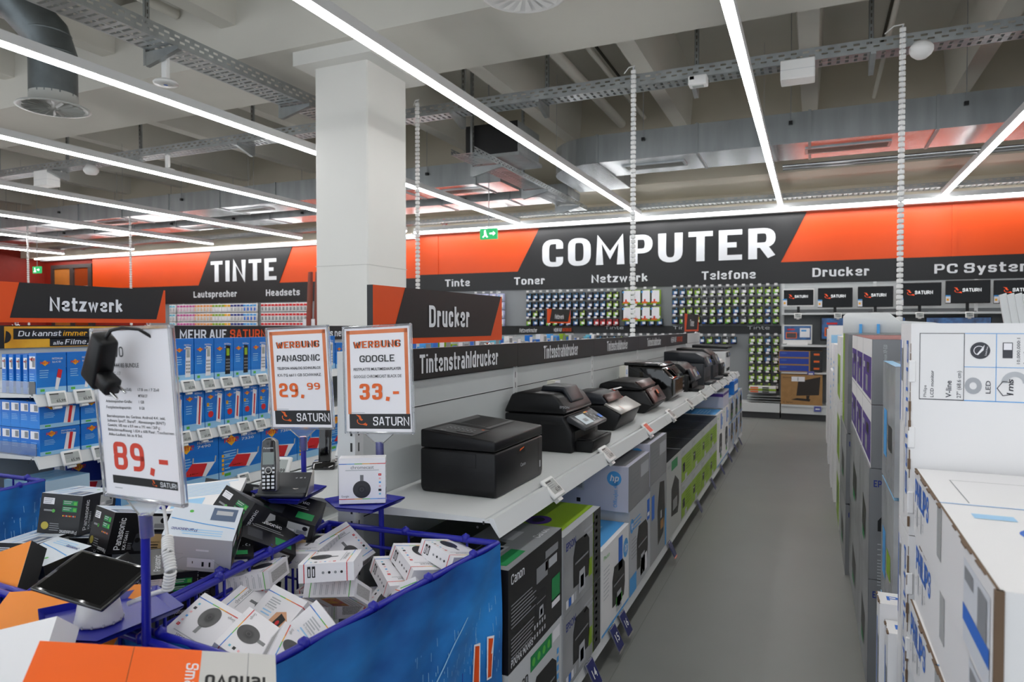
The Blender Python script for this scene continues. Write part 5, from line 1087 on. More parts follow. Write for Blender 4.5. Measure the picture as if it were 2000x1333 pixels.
# small goods farther along the network shelving, seen over the printer shelving
cols = [FBLUE, WHITE, LBLUE, GRNBOX, LGREY, GREY, mt('teal_print', '#6cc0d8'), WHITE, LGREY]
def smallgood(i, y, z, m):
    w = .1; h = rr.uniform(.12, .2); g = G(); cbox(g, w, .06, h, m); f = faces(g, w, .06, h, .001)['front']; f.rect(.01, h*.55, w-.01, h*.9, [PAPER, GREY, BLUP][i % 3]); f.rect(.02, .02, w-.02, h*.4, [GREY, PAPER, BLACK][i % 3])
    return tag(g.build('accessory_pack', loc=(XF-.03, y, z+h/2), rot=(0, 0, PI/2)), 'small accessory pack on the far part of the network shelving, seen above the printer headers', 'pack', 'accessory packs seen above the printer headers')
for i in range(50): smallgood(i, 4.3+.118*i, S1, cols[(i//3) % len(cols)])
for i in range(24): smallgood(i, 4.3+.118*i, S2, cols[(i//4+2) % len(cols)])
# ============================================================ back wall: pegboards with hanging packs
PEG = mt('grey_pegboard', '#8f9294', .5)
def pegboard(label, x0, x1, z0, z1, y, bands=()):
    t = thing('pegboard', label, 'pegboard', ((x0+x1)/2, y, 0)); cx = (x0+x1)/2
    g = G(); g.box(x0-cx, 0, z0, x1-cx, .03, z1, PEG); n = max(1, round((x1-x0)/1.25))
    for i in range(n+1): x = x0-cx+(x1-x0)*i/n; g.box(x-.02, -.01, .1, x+.02, .03, z1, SHELF)
    g.build('panel', t)
    g = G(); g.box(x0-cx, -.45, .1, x1-cx, .03, .24, SHELF2); g.box(x0-cx, -.42, 0, x1-cx, 0, .1, mt('dark_plinth', '#3a3b3d', .6)); g.build('base_shelf', t)
    for a, b, z, h, words in bands:
        g = G(); g.box(a-cx, -.03, z, b-cx, -.001, z+h, SIGNBLK); f = F(g, (-cx, -.03, 0), (1, 0, 0), (0, 0, 1), .001)
        for w_, x in words: f.text(w_, x, z+h*.55, h*.42, LETTER, .34, .02)
        g.build('black_band', t)
pegboard('pegboard wall with hanging ink packs under the COMPUTER fascia', -6.8, -.46, .24, 2.14, 11.87, [(-6.8, -.46, 1.33, .13, [('Tinte', -2.19), ('Tinte', -.98), ('Tinte', -3.4)])])
pegboard('pegboard wall with colourful hanging packs under the TINTE fascia', -15.6, -9.6, .24, 2.02, 12.33, [])
_pk = {}
def peg(kind, x, y, z, label, group, build):
    if kind not in _pk: o = _pk[kind] = build().build('hanging_pack'); o.location = (x, y, z)
    else: o = copy_tree(_pk[kind], (x, y, z))
    return tag(o, label, 'ink pack', group)
def hook(x, y, z, label, group):
    if 'hook' not in _pk:
        g = G(); g.tube([(0, .11, 0), (0, -.07, 0), (0, -.1, .01)], .003, CHROME, 5); g.box(-.024, -.102, -.016, .024, -.098, .016, WHITE); o = _pk['hook'] = g.build('peg_hook', loc=(x, y, z))
    else: o = copy_tree(_pk['hook'], (x, y, z))
    return tag(o, label, 'hook', group)
def ink(body, c1, c2):
    def b():
        g = G(); w, h = .1, .125; g.prism([(-w/2, -h), (w/2, -h), (w/2, 0), (-w/2, 0)], 'y', -.045, .035, body, .004, 1); f = F(g, (-w/2, -.045, -h), (1, 0, 0), (0, 0, 1), .001)
        f.rect(.01, .03, w-.005, .085, c1); f.up(); f.rect(.035, .035, w-.015, .075, PAPER); f.rect(.008, .012, w*.6, .03, c2); f.rect(w-.035, h-.03, w-.008, h-.01, c1); return g
    return b
KN = {'g': ink(DARKCARD, GRNBOX, GRNP), 'b': ink(DARKCARD, mt('ink_blue', '#2a6f9e'), NAVY), 'k': ink(DARKCARD, GREY, GRNBOX), 'd': ink(DARKCARD, mt('ink_navy', '#222c4a'), BLUP), 'r': ink(mt('maroon_card', '#5a1214'), REDP, GREY)}
IY = 11.76
names = {'g': 'black and green', 'b': 'black and blue', 'k': 'black and grey', 'd': 'dark navy', 'r': 'maroon'}
def inkpeg(k, x, z, where): peg(k, x, IY, z+.062, '%s ink pack hanging on the pegboard %s' % (names[k], where), 'ink packs '+where, KN[k])
def hk(x, z, where): hook(x, IY-.0, z+.095, 'peg hook with white price label '+where, 'peg hooks '+where)
tel = ['bbggkkkggkgggg', 'bbggkkkggkgggg', 'bgggkgbgbkggbg', 'bgggdgbgbkggbg']
W1 = 'under the Telefone heading'
for r, row in enumerate(tel):
    for c, k in enumerate(row): x, z = -2.14+.123*c, 2.03-.16*r; inkpeg(k, x, z, W1); hk(x, z, W1)
lw = ['bbbbbbbbb', 'bbbbbbbbb', 'bgbbbbbbg', 'gbbggdbbg']; W2 = 'under the Toner heading'
for r, row in enumerate(lw):
    for c, k in enumerate(row): x, z = -4.82+.13*c, 2.0-.16*r; inkpeg(k, x, z, W2); hk(x, z, W2)
mw = ['dbbgg', 'dbbgg', 'dbbgg', 'brrrr']; W3 = 'under the Netzwerk heading'
for r, row in enumerate(mw):
    for c, k in enumerate(row): x, z = -3.64+.118*c, 2.0-.16*r; inkpeg(k, x, z, W3); hk(x, z, W3)
def tall():
    g = G(); g.prism([(-.085, -.25), (.085, -.25), (.085, 0), (-.085, 0)], 'y', -.06, .035, GRNBOX, .004, 1); f = F(g, (-.085, -.06, -.25), (1, 0, 0), (0, 0, 1), .001); f.rect(0, .02, .06, .25, DARKCARD); f.up(); f.rect(.03, .04, .16, .24, PAPER); f.up(); f.rect(.02, .02, .12, .05, ORP); f.rect(.06, .05, .09, .09, REDP); f.rect(.01, .2, .04, .23, LBLUE); return g
for r in range(2):
    for c in range(4): x, z = -2.97+.165*c, 2.08-.29*r; peg('tall', x, IY, z, 'tall white and green ink multipack left of the Telefone rows', 'tall ink multipacks', tall); hk(x, z-.06, 'above the tall multipacks')
for c in range(5): inkpeg('b', -2.96+.14*c, 1.52, 'below the tall multipacks'); hk(-2.96+.14*c, 1.52, 'below the tall multipacks')
def pale():
    g = G(); g.prism([(-.06, -.14), (.06, -.14), (.06, 0), (-.06, 0)], 'y', -.045, .035, mt('pale_violet_card', '#b9bde0', .4), .004, 1); f = F(g, (-.06, -.045, -.14), (1, 0, 0), (0, 0, 1), .001); f.rect(.05, .04, .11, .12, PAPER); f.rect(.06, .02, .1, .04, GRNBOX); f.rect(.01, .02, .04, .1, LBLUE); return g
for r in range(4):
    for c in range(8): x, z = -6.55+.165*c+.0, 2.0-.16*r; (peg('pale', x, IY, z+.07, 'pale violet ink pack under the Tinte heading', 'pale ink packs', pale), hk(x, z, 'under the Tinte heading')) if c > 3 else None
for r, row in enumerate(['ggbg', 'ggbg', 'ggbk', 'gggg', 'gggg', 'gggk']):
    for c, k in enumerate(row): x, z = -.9+.121*c, 1.23-.15*r; inkpeg(k, x, z, 'in the lower rows beside the monitors'); hk(x, z, 'in the lower rows beside the monitors')
for c in range(20):
    x = -3.6+.127*c; inkpeg('gbkb'[c % 4], x, 1.22, 'just above the printer shelving'); hk(x, 1.22, 'just above the printer shelving')
for i in range(3):
    g = G(); g.box(-.2, -.15, 0, .2, .1, .03, [LGREY, GRNBOX, WHITE][i]); f = F(g, (-.2, -.15, 0), (1, 0, 0), (0, 0, 1), .001); f.rect(.02, .005, .14, .025, ORP); f.rect(.2, .005, .3, .025, BLACK)
    tag(g.build('flat_pack', loc=(-.72, 11.6, .4+.032*i)), '%s flat paper pack below the lower ink rows' % ['bottom', 'middle', 'top'][i], 'pack')
g = G(); 
for k in range(3): g.box(-.25, -.2, .26+.04*k, .25, .1, .265+.04*k, SHELF)
tag(g.build('wire_shelf', loc=(-.7, 11.66, 0)), 'small grey shelf below the lower ink rows', 'shelf')
# left wall packs
def cardpack(c1, c2, w=.1):
    def b():
        g = G(); g.prism([(-w/2, -.2), (w/2, -.2), (w/2, 0), (-w/2, 0)], 'y', -.03, .03, WHITE, .004, 1); f = F(g, (-w/2, -.03, -.2), (1, 0, 0), (0, 0, 1), .001); f.rect(0, .13, w, .18, c1); f.rect(w*.2, .03, w*.8, .11, c2); return g
    return b
PINK = mt('pink_print2', '#d05aa0', .5)
segs = [(-14.75, 2, 'teal and white', mt('teal_print', '#6cc0d8'), LGREY), (-14.48, 6, 'pink', PINK, mt('pale_pink', '#e2b8cc')), (-13.9, 6, 'orange', mt('apricot', '#ee9a52'), mt('pale_apricot', '#e8c4a0')), (-13.3, 4, 'green', GRNBOX, PAPER), (-12.9, 2, 'yellow', YELP, PAPER), (-12.7, 4, 'navy and white', NAVY, LGREY), (-12.3, 4, 'blue and white', LBLUE, BLUP), (-11.75, 13, 'red and white', REDP, GREY)]
for x0, n, nm_, c1, c2 in segs:
    for r in range(3):
        for c in range(n):
            peg('c'+nm_, x0+.105*c, 12.27, 1.99-.22*r, '%s hanging pack under the TINTE fascia' % nm_, nm_+' packs under the TINTE fascia', cardpack(c1, c2, .09)).__setitem__('category', 'pack')
# brown wooden boards leaning beside the column
for i, (x, dx) in enumerate([(-9.4, .1), (-9.18, .06)]):
    g = G(); g.prism([(-.09, 0), (.09, 0), (.06+dx, 2.55), (-.03+dx, 2.55)], 'y', -.03, .03, mt('weathered_wood', '#6d4a32', .6, hex2='#8d2a22', scale=1.4, stretch=(1, 1, 1)), .01, 1)
    g.box(-.07, -.032, 1.45, .02, -.03, 1.6, PAPER); tag(g.build('wooden_board', loc=(x, 11, 0)), ['left', 'right'][i]+' brown and red tapered board standing left of the column', 'board', 'boards beside the column')

# ============================================================ back wall: monitors and cartons on the right
t = thing('wall_shelving', 'grey wall shelving with the row of black monitors', 'shelving', (2.9, 11.87, 0))
g = G(); g.box(-3.34, 0, .1, 3.3, .03, 2.14, mt('dark_grey_back', '#737678', .5)); g.box(-3.34, -.012, 1.72, 3.3, .0, 2.14, SHELF)
for i in range(6): g.box(-3.36+1.31*i, -.03, 0, -3.32+1.31*i, .03, 2.14, SHELF2)
g.build('back_panel', t)
for z, d in ((1.66, .42), (1.165, .42), (.745, .42), (.24, .5)):
    g = G(); g.box(-3.34, -d, z-.03, 3.3, 0, z, SHELF2)
    if z < .3: g.box(-3.34, -d+.02, .1, 3.3, 0, z-.03, SHELF2); g.box(-3.34, -d+.06, 0, 3.3, 0, .1, mt('dark_plinth', '#3a3b3d', .6))
    g.build('shelf', t)
for i, (x0, x1, z0, z1, wf) in enumerate([(-.43, .02, 1.76, 2.03, 1), (.07, .55, 1.74, 2.04, 0), (.62, 1.09, 1.74, 2.05, 0), (1.16, 1.70, 1.75, 2.09, 0), (1.75, 2.29, 1.78, 2.11, 0), (2.33, 2.9, 1.77, 2.1, 0), (2.95, 3.5, 1.77, 2.1, 0)]):
    cx = (x0+x1)/2; w = x1-x0; h = z1-z0
    t = thing('monitor', '%s black monitor from the left on the back wall shelf' % ORD[i] if i else 'white-framed monitor, first from the left on the back wall shelf', 'monitor', (cx, 11.55, 1.66), (0, 0, 0), 'monitors on the back wall shelf')
    b = z0-1.66; g = G(); g.rbox(-w/2, -.02, b, w/2, .02, b+h, .005, WPLAST if wf else BLKPL, 1, False); fo = g.build('frame', t)
    g = G(); f = F(g, (-w/2, -.0205, b), (1, 0, 0), (0, 0, 1), .001); f.rect(.012, .018, w-.012, h-.012, SCREEN); f.up(); G_ = mt('screen_white', '#d8dadc', .4, emit=.5); swirl(f, w*.28, h*.55, h*.3, mt('screen_orange', '#d8481a', .4, emit=.5)); f.text('SATURN', w*.38, h*.5, h*.15, G_, w*.42, .03); g.build('screen', fo)
    g = G(); f = F(g, (-w/2, -.022, b), (1, 0, 0), (0, 0, 1), .0015); f.rect(.0, .01, .06, .12, PAPER); f.up(); f.rect(0, .1, .06, .12, LBLUE); f.rect(.012, .04, .04, .07, YELP); g.build('energy_label', fo)
    g = G(); g.box(-.02, 0, .005, .02, .02, b+.03, BLKPL); g.rbox(-.1, -.08, 0, .1, .08, .01, .004, BLKPL, 1, False); g.build('stand', t)
for i, x in enumerate([-.21, .35, .85, 1.42, 2.03, 2.6]): esl('electronic price tag below the %s monitor from the left' % ORD[i], x, 11.43, 1.575, 0, .15, False, 1, 'price tags below the monitors')
def tvpic(f, w, h, fr_):
    f.rect(fr_, fr_*1.4, w-fr_, h-fr_, mt('picture_navy', '#1c2c58', .2, hex2='#2f6fb4', scale=9)); f.up(); f.rect(w*.1, h*.18, w*.48, h*.55, ORP); f.up(); f.rect(w*.13, h*.22, w*.45, h*.5, mt('picture_dark', '#3a2a2e', .2)); f.k -= 1; f.rect(w*.58, h*.25, w*.92, h*.8, PAPER); f.up(); f.rect(w*.63, h*.6, w*.8, h*.7, LBLUE); f.rect(w*.15, h*.68, w*.4, h*.76, REDP)
t = thing('all_in_one_computer', 'white all-in-one computer with a bright picture on the second wall shelf', 'computer', (-.215, 11.55, 1.165)); g = G(); g.rbox(-.21, -.02, .01, .21, .02, .31, .006, WPLAST, 1, False); g.build('frame', t); g = G(); tvpic(F(g, (-.21, -.021, .05), (1, 0, 0), (0, 0, 1), .001), .42, .26, .018); g.build('screen', t); g = G(); g.prism([(-.1, 0), (.06, 0), (.02, .06), (-.08, .02)], 'x', -.15, .15, WPLAST); g.build('foot', t)
t = thing('television', 'black television with a bright picture left of the white cartons', 'television', (.4, 11.5, 1.165)); g = G(); g.rbox(-.29, -.02, .06, .29, .02, .43, .006, BLKPL, 1, False); g.build('frame', t); g = G(); tvpic(F(g, (-.29, -.021, .07), (1, 0, 0), (0, 0, 1), .001), .58, .36, .02); g.build('screen', t); g = G(); g.box(-.02, 0, 0, .02, .02, .1, BLKPL); g.box(-.15, -.08, 0, .15, .08, .012, BLKPL); g.build('stand', t)
for i, (x, w) in enumerate([(1.0, .5), (1.9, .8), (2.9, .8)]):
    t = thing('all_in_one_computer', '%s dark screen showing over the right row of cartons, below the monitors' % ORD[i], 'computer', (x, 11.5, 1.165)); g = G(); g.rbox(-w/2, -.02, .05, w/2, .02, .42, .01, BLKPL, 1, False); f = F(g, (-w/2, -.021, .05), (1, 0, 0), (0, 0, 1), .001); f.rect(.01, .02, w-.01, .36, mt('picture_navy', '#1c2c58', .2)); g.build('frame', t); g = G(); g.box(-.1, -.06, 0, .1, .06, .012, BLKPL); g.box(-.02, -.0, 0, .02, .02, .08, BLKPL); g.build('stand', t)
for i in range(3):
    g = G(); cbox(g, .62, .36, .108, BROWN); fr = faces(g, .62, .36, .108, .001); f = fr['front']; f.rect(.01, .012, .43, .098, mt('royal_blue_print', '#1c3fa0', .4)); f.rect(.45, .0, .62, .108, DARKCARD); f.up(); f.disc(.07, .07, .05, mt('muted_blue', '#3d5db0'), 20, .014); f.rect(.5, .04, .58, .07, ORP)
    tag(g.build('monitor_carton', loc=(-.17, 11.62, .745+.055+.109*i)), 'brown carton with a royal blue label, %s of the three under the white computer' % ['bottom', 'middle', 'top'][i], 'carton', 'three flat monitor cartons')
def p_aio(fr, w, d, h):
    f = fr['front']; f.poly([(w*.38, h*.3), (w*.92, h*.34), (w*.95, h*.95), (w*.42, h*.78)], mt('brown_black', '#2a211b')); f.poly([(w*.25, h*.16), (w*.7, h*.12), (w*.72, h*.2), (w*.4, h*.22)], mt('brown_black', '#2a211b')); f.poly([(w*.62, h*.18), (w*.68, h*.18), (w*.7, h*.32), (w*.62, h*.31)], mt('brown_black', '#2a211b')); f.text('C Series', w*.06, h*.05, .025, mt('brown_black', '#2a211b'), .14); f.text('lenovo', w*.05, h*.88, .03, mt('brown_black', '#2a211b'), .13); f.up(); f.rect(w*.26, h*.78, w*.58, h*.94, PAPER); f.up(); f.rect(w*.4, h*.8, w*.43, h*.92, LGREY)
carton('computer_carton', 'large brown carton with a computer picture on the bottom wall shelf', .59, .36, .46, (-.15, 11.58, .472), (0, 0, 0), BROWN, p_aio)
bay_y = [( -.02, 11.44, .72), (.08, 11.36, .19)]
for i, (x, y, z) in enumerate(bay_y):
    g = G(); g.rbox(-.05, -.003, -.04, .05, .003, .04, .003, mt('violet_tag', '#5a5fa8', .3), 1, False); f = F(g, (-.05, -.003, -.04), (1, 0, 0), (0, 0, 1), .001); f.rect(.02, .03, .08, .05, LETTER); tag(g.build('bay_number_tag', loc=(x, y, z)), 'violet number tag %s the brown computer carton' % ['above', 'below'][i], 'number tag')

# ============================================================ right row of stacked cartons
XR = .21
TEAR = mt('brown_torn_edge', '#6f5a48', .9)
def jag(g, p0, p1, n, m, seed, t=.006):
    """ragged cardboard edge along a line"""
    r = random.Random(seed); a, b = Vector(p0), Vector(p1)
    for i in range(n):
        if r.random() < .7: q = a.lerp(b, i/n); s = a.lerp(b, (i+.9)/n); d = r.uniform(.2, 1)*t; g.box(min(q.x, s.x)-d, min(q.y, s.y)-d, min(q.z, s.z)-d*.6, max(q.x, s.x)+d*.4, max(q.y, s.y)+d*.4, max(q.z, s.z)+d*.3, m)
def p_philips_flat(fr, w, d, h):
    f = fr['left']; L = d   # faces the aisle; runs from the rear (u=0) to the front
    f.text('PHILIPS', .02, h-.07, .052, BLUP, .2, .03); 
    for k in range(5): f.rect(.02+.03*k, .02+.01*(k % 2), .03+.03*k, h-.075, LGREY) if k % 2 else f.ring(.025+.03*k, .05, .007, .009, LGREY, 10)
    f.rect(L-.2, .005, L-.03, h-.02, mt('pale_card_print', '#d9dce2', .45)); f.up(); f.rect(L-.1, .06, L-.045, h-.03, GREY); f.rect(L-.2, .035, L-.03, .06, BLUP); f.rect(L-.19, h-.05, L-.13, h-.03, GREY); f.k -= 1; f.rect(L*.42, h*.35, L*.48, h, mt('clear_tape', '#b9bbbd', .15))
    f = fr['top']; BL = BLUP; f.rect(.0, d*.58, w, d*.585, LBLUE); f.rect(.05, d*.86, w, d*.862, BLACK); f.rect(.05, d*.6, .052, d*.86, GREY); f.disc(.25, d*.75, .03, GREY, 18); f.disc(.25, d*.66, .02, LGREY, 16)
    for k in range(9): f.rect(.18, d*.05+.03*k, .195, d*.05+.03*k+.016, BL)
    f.ring(.16, d*.36, .05, .075, BL, 16, PI*.5, PI*1.5, .7); f.ring(.22, d*.27, .05, .075, BL, 16, -PI*.5, PI*.5, .7)
    f.rect(.04, d*.46, .1, d*.5, FPALE); f.rect(.0, .002, .004, d, TEAR)
for i in range(7):
    z = 1.13-.1485*i; g = G(); w, d, h = .52, .78, .147; cbox(g, w, d, h, WHITE); p_philips_flat(faces(g, w, d, h, .0007), w, d, h)
    jag(g, (-w/2, -d/2, h/2), (-w/2, d/2, h/2), 26, TEAR, i, .004); g.box(-w/2-.002, -d/2-.002, -h/2, -w/2+.008, -d/2+.006, h/2, TEAR)
    tag(g.build('monitor_carton', loc=(XR+w/2+.006*(i % 2), .985+d/2, z-h/2), rot=(0, 0, .008*((i*7) % 3-1))), 'white flat monitor carton lettered in blue, %s from the top of the front right stack' % ORD[i], 'carton', 'flat monitor cartons in the front right stack')
def p_philips_up(fr, w, d, h):
    f = fr['front']; DKP = mt('dark_grey_ink', '#3b3b42', .5); x0, x1, y0, y1 = .017, w-.02, h-.172, h-.022
    a, b, c = x0+.086, x0+.144, x0+.204
    for q in ((x0, y0, x0+.0012, y1, DKP), (x0, y1-.0012, a, y1, DKP), (x0, y0, a, y0+.002, DKP), (a-.0012, y0, a, y1, DKP), (a, y1-.0012, x1, y1, LBLUE), (a, y0, x1, y0+.002, LBLUE), (a, (y0+y1)/2, x1, (y0+y1)/2+.0012, LBLUE), (b, y0, b+.0012, y1, LBLUE), (c, y0, c+.0012, y1, LBLUE)): f.rect(*q)
    f.text('Philips', x0+.014, y0+.006, .006, DKP, .026, rot=90); f.text('LCD monitor', x0+.028, y0+.006, .0066, DKP, .06, .012, rot=90); f.text('V-line', x0+.062, y0+.006, .011, DKP, .038, .016, rot=90); f.text('27" (68.6 cm)', x0+.08, y0+.006, .008, DKP, .06, .005, rot=90)
    cx, cy = (a+b)/2, y0+.112; f.disc(cx, cy, .0185, DKP, 28); f.up(); f.ring(cx-.002, cy, .009, .0105, PAPER, 14, .5, 4.2); f.poly([(cx-.007, cy-.009), (cx+.002, cy+.004), (cx+.008, cy+.013), (cx+.006, cy+.001), (cx-.004, cy-.01)], PAPER); f.text('Lead free', cx+.011, cy-.011, .0032, PAPER, .02, .01, rot=80); f.k -= 1
    f.ring(cx-.012, y0+.034, .007, .016, mt('mid_silver_ink', '#a9abb0'), 20, sq=1.15); f.text('LED', cx+.02, y0+.018, .0095, DKP, .028, .01, rot=90)
    f.rect(b+.012, y0+.096, b+.03, y0+.13, DKP); f.up(); f.rect(b+.0135, y0+.114, b+.0285, y0+.1285, PAPER); f.k -= 1; f.text('10,000,000:1', b+.043, y0+.084, .006, DKP, .056, .004, rot=90); f.text('SmartContrast', b+.054, y0+.084, .005, DKP, .054, rot=90)
    f.ring(b+.02, y0+.03, .016, .018, DKP, 4, PI/4, PI*1.75); f.text('1ms', b+.032, y0+.016, .012, DKP, .034, .016, rot=90, slant=.2); f.ring(b+.035, y0+.042, .014, .025, LGREY, 16, 0, PI)
    for k in range(4): f.text(['100x100', 'USB', 'HDMI', 'VGA'][k], c+.03+.06*k, y0+.09, .009, DKP, .045, rot=90); f.ring(c+.03+.06*k, y0+.035, .012, .015, DKP, 16); f.rect(c+.057+.06*k, y0, c+.058+.06*k, y1, LBLUE)
    f = fr['left']; f.text('PHILIPS', d*.8, h-.03, .03, BLUP, .4, .035, rot=-90) if d > .2 else f.text('PHILIPS', d*.62, h-.04, .032, BLUP, .36, .035, rot=-90); f.rect(.01, h-.24, d*.3, h-.04, PAPER); f.up(); f.rect(.012, h-.24, .02, h-.04, BLUP); f.rect(.03, h-.14, d*.28, h-.06, GREY); f.rect(d*.5, .03, d*.53, h*.5, LGREY)
for i in range(3):
    z1 = 1.457-.486*i; w, d, h = .72, .19, .484; g = G(); cbox(g, w, d, h, WHITE); p_philips_up(faces(g, w, d, h, .0008), w, d, h)
    jag(g, (-w/2, -d/2, -h/2), (-w/2, -d/2, h/2), 22, TEAR, i+20, .004)
    for k in range(3): g.rbox(-w/2-.004, -d/2-.004, -h/2+.05+.15*k, -w/2+.01, -d/2+.004, -h/2+.1+.15*k, .002, WHITE, 1, False)
    tag(g.build('monitor_carton', loc=(XR+w/2-.005, 1.785+d/2, z1-h/2)), 'white upright monitor carton behind the flat ones, %s from the top' % ORD[i], 'carton', 'upright monitor cartons')
for i, (y, z, s) in enumerate([(1.98, .66, 0), (2.06, .70, 1)]):
    g = G(); w, d, h = .3, .09, z; g.box(-w/2, -d/2, -h/2, w/2, d/2, h/2, WHITE); fr = faces(g, w, d, h); f = fr['left']; f.rect(.015, .1, .03, h-.06, BLUP); f.rect(.04, h-.25, .07, h-.1, GREY); f = fr['top']; f.text('PHILIPS', .02, .03, .03, BLUP, .2, .03); jag(g, (-w/2, -d/2, h/2), (-w/2, d/2, h/2), 6, TEAR, 40+i, .004)
    tag(g.build('monitor_carton', loc=(.185+w/2-.012*i, 2.03+.095*i, z/2)), 'low white monitor carton sticking out beside the upright ones, %s' % ['nearer', 'farther'][i], 'carton')
# clear-wrapped pale cartons
for i, (z0, z1, l) in enumerate([(.92, 1.325, 'upper'), (.5, .91, 'middle'), (0, .49, 'lower')]):
    carton('wrapped_carton', 'grey clear-wrapped carton between the white and silver stacks, %s' % l, .4, .3, z1-z0, (.235+.15, 2.6, (z0+z1)/2), (0, 0, -PI/2), mt('wrapped_grey', '#93969a', .18, hex2='#b4b6b8', scale=5, bump=.25), lambda fr, w, d, h: (fr['front'].rect(.06, h*.2, .16, h*.6, LBLUE), fr['front'].rect(.2, h*.3, .32, h*.5, [DARKCARD, GRNBOX, LGREY][i]), fr['top'].rect(0, 0, w, .03, FPALE)), 'clear-wrapped cartons')
def p_ep(small):
    def fn(fr, w, d, h):
        f = fr['front']; s_ = .09   # faces the aisle (-X)
        if small:
            f.rect(0, 0, w, h, WHITE); f.up(); f.rect(w*.06, h*.06, w*.96, h*.72, PURPLE); f.up(); f.rect(w*.4, h*.14, w*.62, h*.4, GREY); f.rect(w*.5, h*.45, w*.75, h*.62, BLACK); f.rect(w*.12, h*.5, w*.3, h*.6, LGREY); f.k -= 2
        else: f.rect(0, 0, w, h, RAYS); f.up(); f.poly([(w*.35, h*.3), (w*.72, h*.25), (w*.75, h*.55), (w*.4, h*.62)], BLACK); f.rect(w*.4, h*.2, w*.6, h*.3, DGRN); f.k -= 1
        f = fr['right']; f.text('EPSON', d*.16+.012, .02, .028, NAVY, .1, .03, rot=90) if small else f.text('EPSON', .015, h-.07, .026, NAVY, .075, .03)
        if small: f.text('Expression Premium XP-520', .05, h*.42, .013, LGREY, h*.5, .01, rot=90)
        else: f.poly([(.03, h-.2), (.06, h-.16), (.09, h-.19), (.09, h-.24), (.03, h-.24)], BLACK); f.poly([(.08, h-.28), (.14, h-.36), (.14, h-.44), (.08, h-.33)], BLUP); f.lines(.03, h-.35, .06, 9, .012, .004, LGREY); f.rect(.03, h-.5, .06, h-.47, PAPER); f.rect(.065, h-.5, .1, h-.47, PAPER); f.lines(.03, .14, .08, 3, .02, .004, LGREY)
        if small: fr['top'].rect(0, 0, w, d, mt('faded_red_lid', '#8f4a48', .5))
    return fn
def rc(label, y0, y1, z0, z1, mat, paint, group, x=XR, dep=.4): return carton('printer_carton', label, y1-y0, dep, z1-z0, (x+dep/2, (y0+y1)/2, (z0+z1)/2), (0, 0, -PI/2), mat, paint, group)
for c, (a, b) in enumerate([(2.95, 3.45), (3.46, 3.9), (3.91, 4.36)]):
    for r, (p, q) in enumerate([(1.15, 1.4), (.905, 1.148)]):
        rc('silver and purple printer carton at right, %s column from the front, %s' % (ORD[c], ['upper', 'lower'][r]), a, b, p, q, SILVERBOX, p_ep(True), 'purple-labelled printer cartons at right')
for c, (a, b) in enumerate([(2.95, 3.5), (3.51, 4.36)]):
    for r, (p, q) in enumerate([(.475, .903), (.04, .473)]):
        rc('large grey printer carton under the purple-labelled ones, %s column, %s' % (ORD[c], ['upper', 'lower'][r]), a, b, p, q, SILVERBOX, p_ep(False), 'large grey printer cartons at right', XR-.005)
g = G(); g.box(-.2, -.75, 0, .25, .75, .038, mt('pallet_wood', '#9a7a52', .8, var=.1)); tag(g.build('pallet', loc=(.42, 3.68, 0)), 'low wooden board under the grey printer cartons', 'pallet')
rc('tall dark grey carton with a lime edge behind the purple-labelled stacks', 4.4, 5.1, .83, 1.405, SILVERBOX, lambda fr, w, d, h: (fr['front'].rect(0, 0, w*.35, h, GRNBOX), fr['right'].text('Workforce', .05, .1, .02, LGREY, .2, rot=90), fr['right'].rect(0, h*.3, d, h*.5, MGREY)), None, .19, .35)
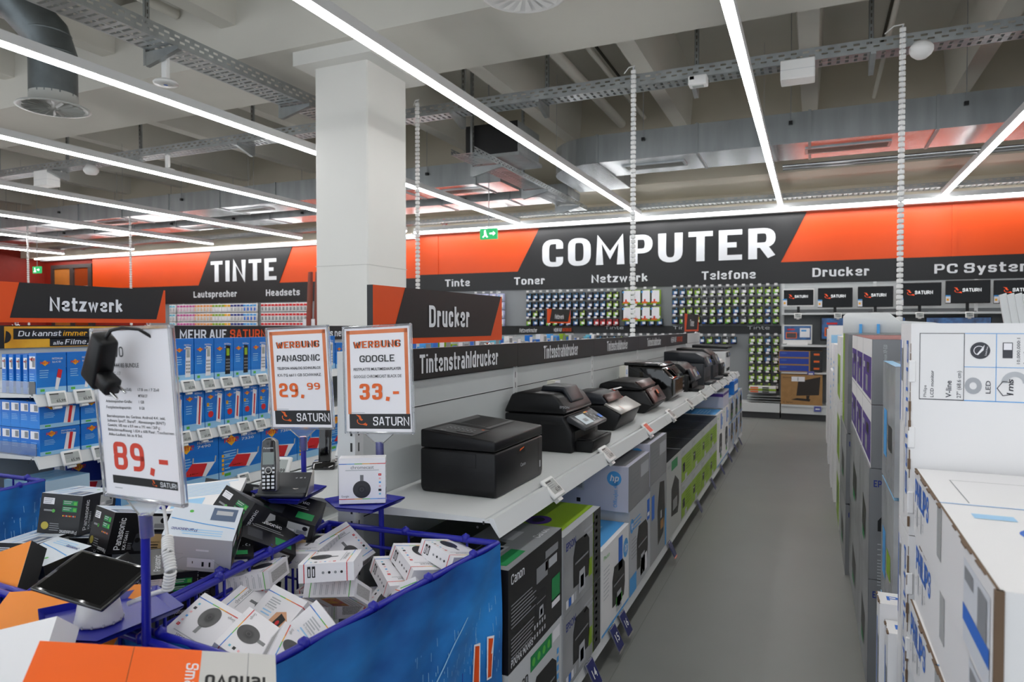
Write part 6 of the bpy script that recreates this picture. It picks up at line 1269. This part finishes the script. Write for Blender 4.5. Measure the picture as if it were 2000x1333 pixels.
for r in range(2): rc('large grey printer carton with a shiny face beyond the purple-labelled stacks, %s' % ['upper', 'lower'][r], 4.4, 5.3, .42-.42*r, .825-.415*r, SILVERBOX, p_ep(False), 'shiny grey cartons at right', .185)
for r in range(3): rc('white printer carton with a lime panel farther along the right row, %s' % ['upper', 'middle', 'lower'][r], 5.35, 6.1, .92-.46*r, 1.375-.46*r, WHITE, lambda fr, w, d, h: (fr['front'].rect(w*.2, 0, w*.9, h*.7, GRNBOX), fr['front'].rect(w*.3, h*.2, w*.5, h*.5, BLACK)), 'lime-panelled cartons at right', .185, .3)
for i, (y, x, z, m) in enumerate([(6.2, .17, 1.3, WHITE), (6.75, .16, 1.05, WHITE), (7.3, .175, 1.28, WHITE), (7.9, .16, 1.46, WHITE), (8.6, .175, 1.25, WHITE), (9.3, .17, 1.42, WHITE)]):
    rc('tall white slab-like carton far along the right row, %s from the nearest' % ORD[i], y, y+.45, 0, z, m, lambda fr, w, d, h: (fr['front'].rect(0, h-.1, w, h, PAPER), fr['right'].rect(.02, h-.3, .12, h-.1, FPALE), fr['right'].rect(.02, h*.4, .05, h*.45, BLUP), fr['front'].lines(.05, h-.15, .2, 5, .05, .02, LBLUE)), 'white slab-like cartons at right', x, .32)
# grey wing-shaped sign plates standing in the right row
t = thing('sign_plate', 'pale grey plate with a sloped end above the right row', 'sign', (.38, 4.9, 1.405))
g = G(); g.prism([(-.2, 0), (.5, 0), (.5, .03), (.3, .07), (.12, .08), (.06, .13), (-.18, .13), (-.2, .11)], 'y', -.01, .01, SHELF2, .004, 1); g.build('plate', t); g = G()
for x in (-.1, .0): g.box(x-.008, -.03, 0, x+.008, .01, .06, LBLUE)
g.build('clip', t)
t = thing('sign_plate', 'grey slatted plate leaning at the right picture edge', 'sign', (1.02, 4.2, 1.3))
g = G()
for k in range(4): g.prism([(-.1+.03*k, 0), (-.07+.03*k, 0), (-.12+.03*k, .32), (-.15+.03*k, .31)], 'y', -.01-.01*k, .01-.01*k, SHELF2)
g.build('plate', t)
g = G(); g.box(-.3, -.9, 0, .5, 1.2, 1.29, SHELF); tag(g.build('display_counter', loc=(.95, 4.6, 0)), 'pale grey counter behind the right row of cartons', 'counter')
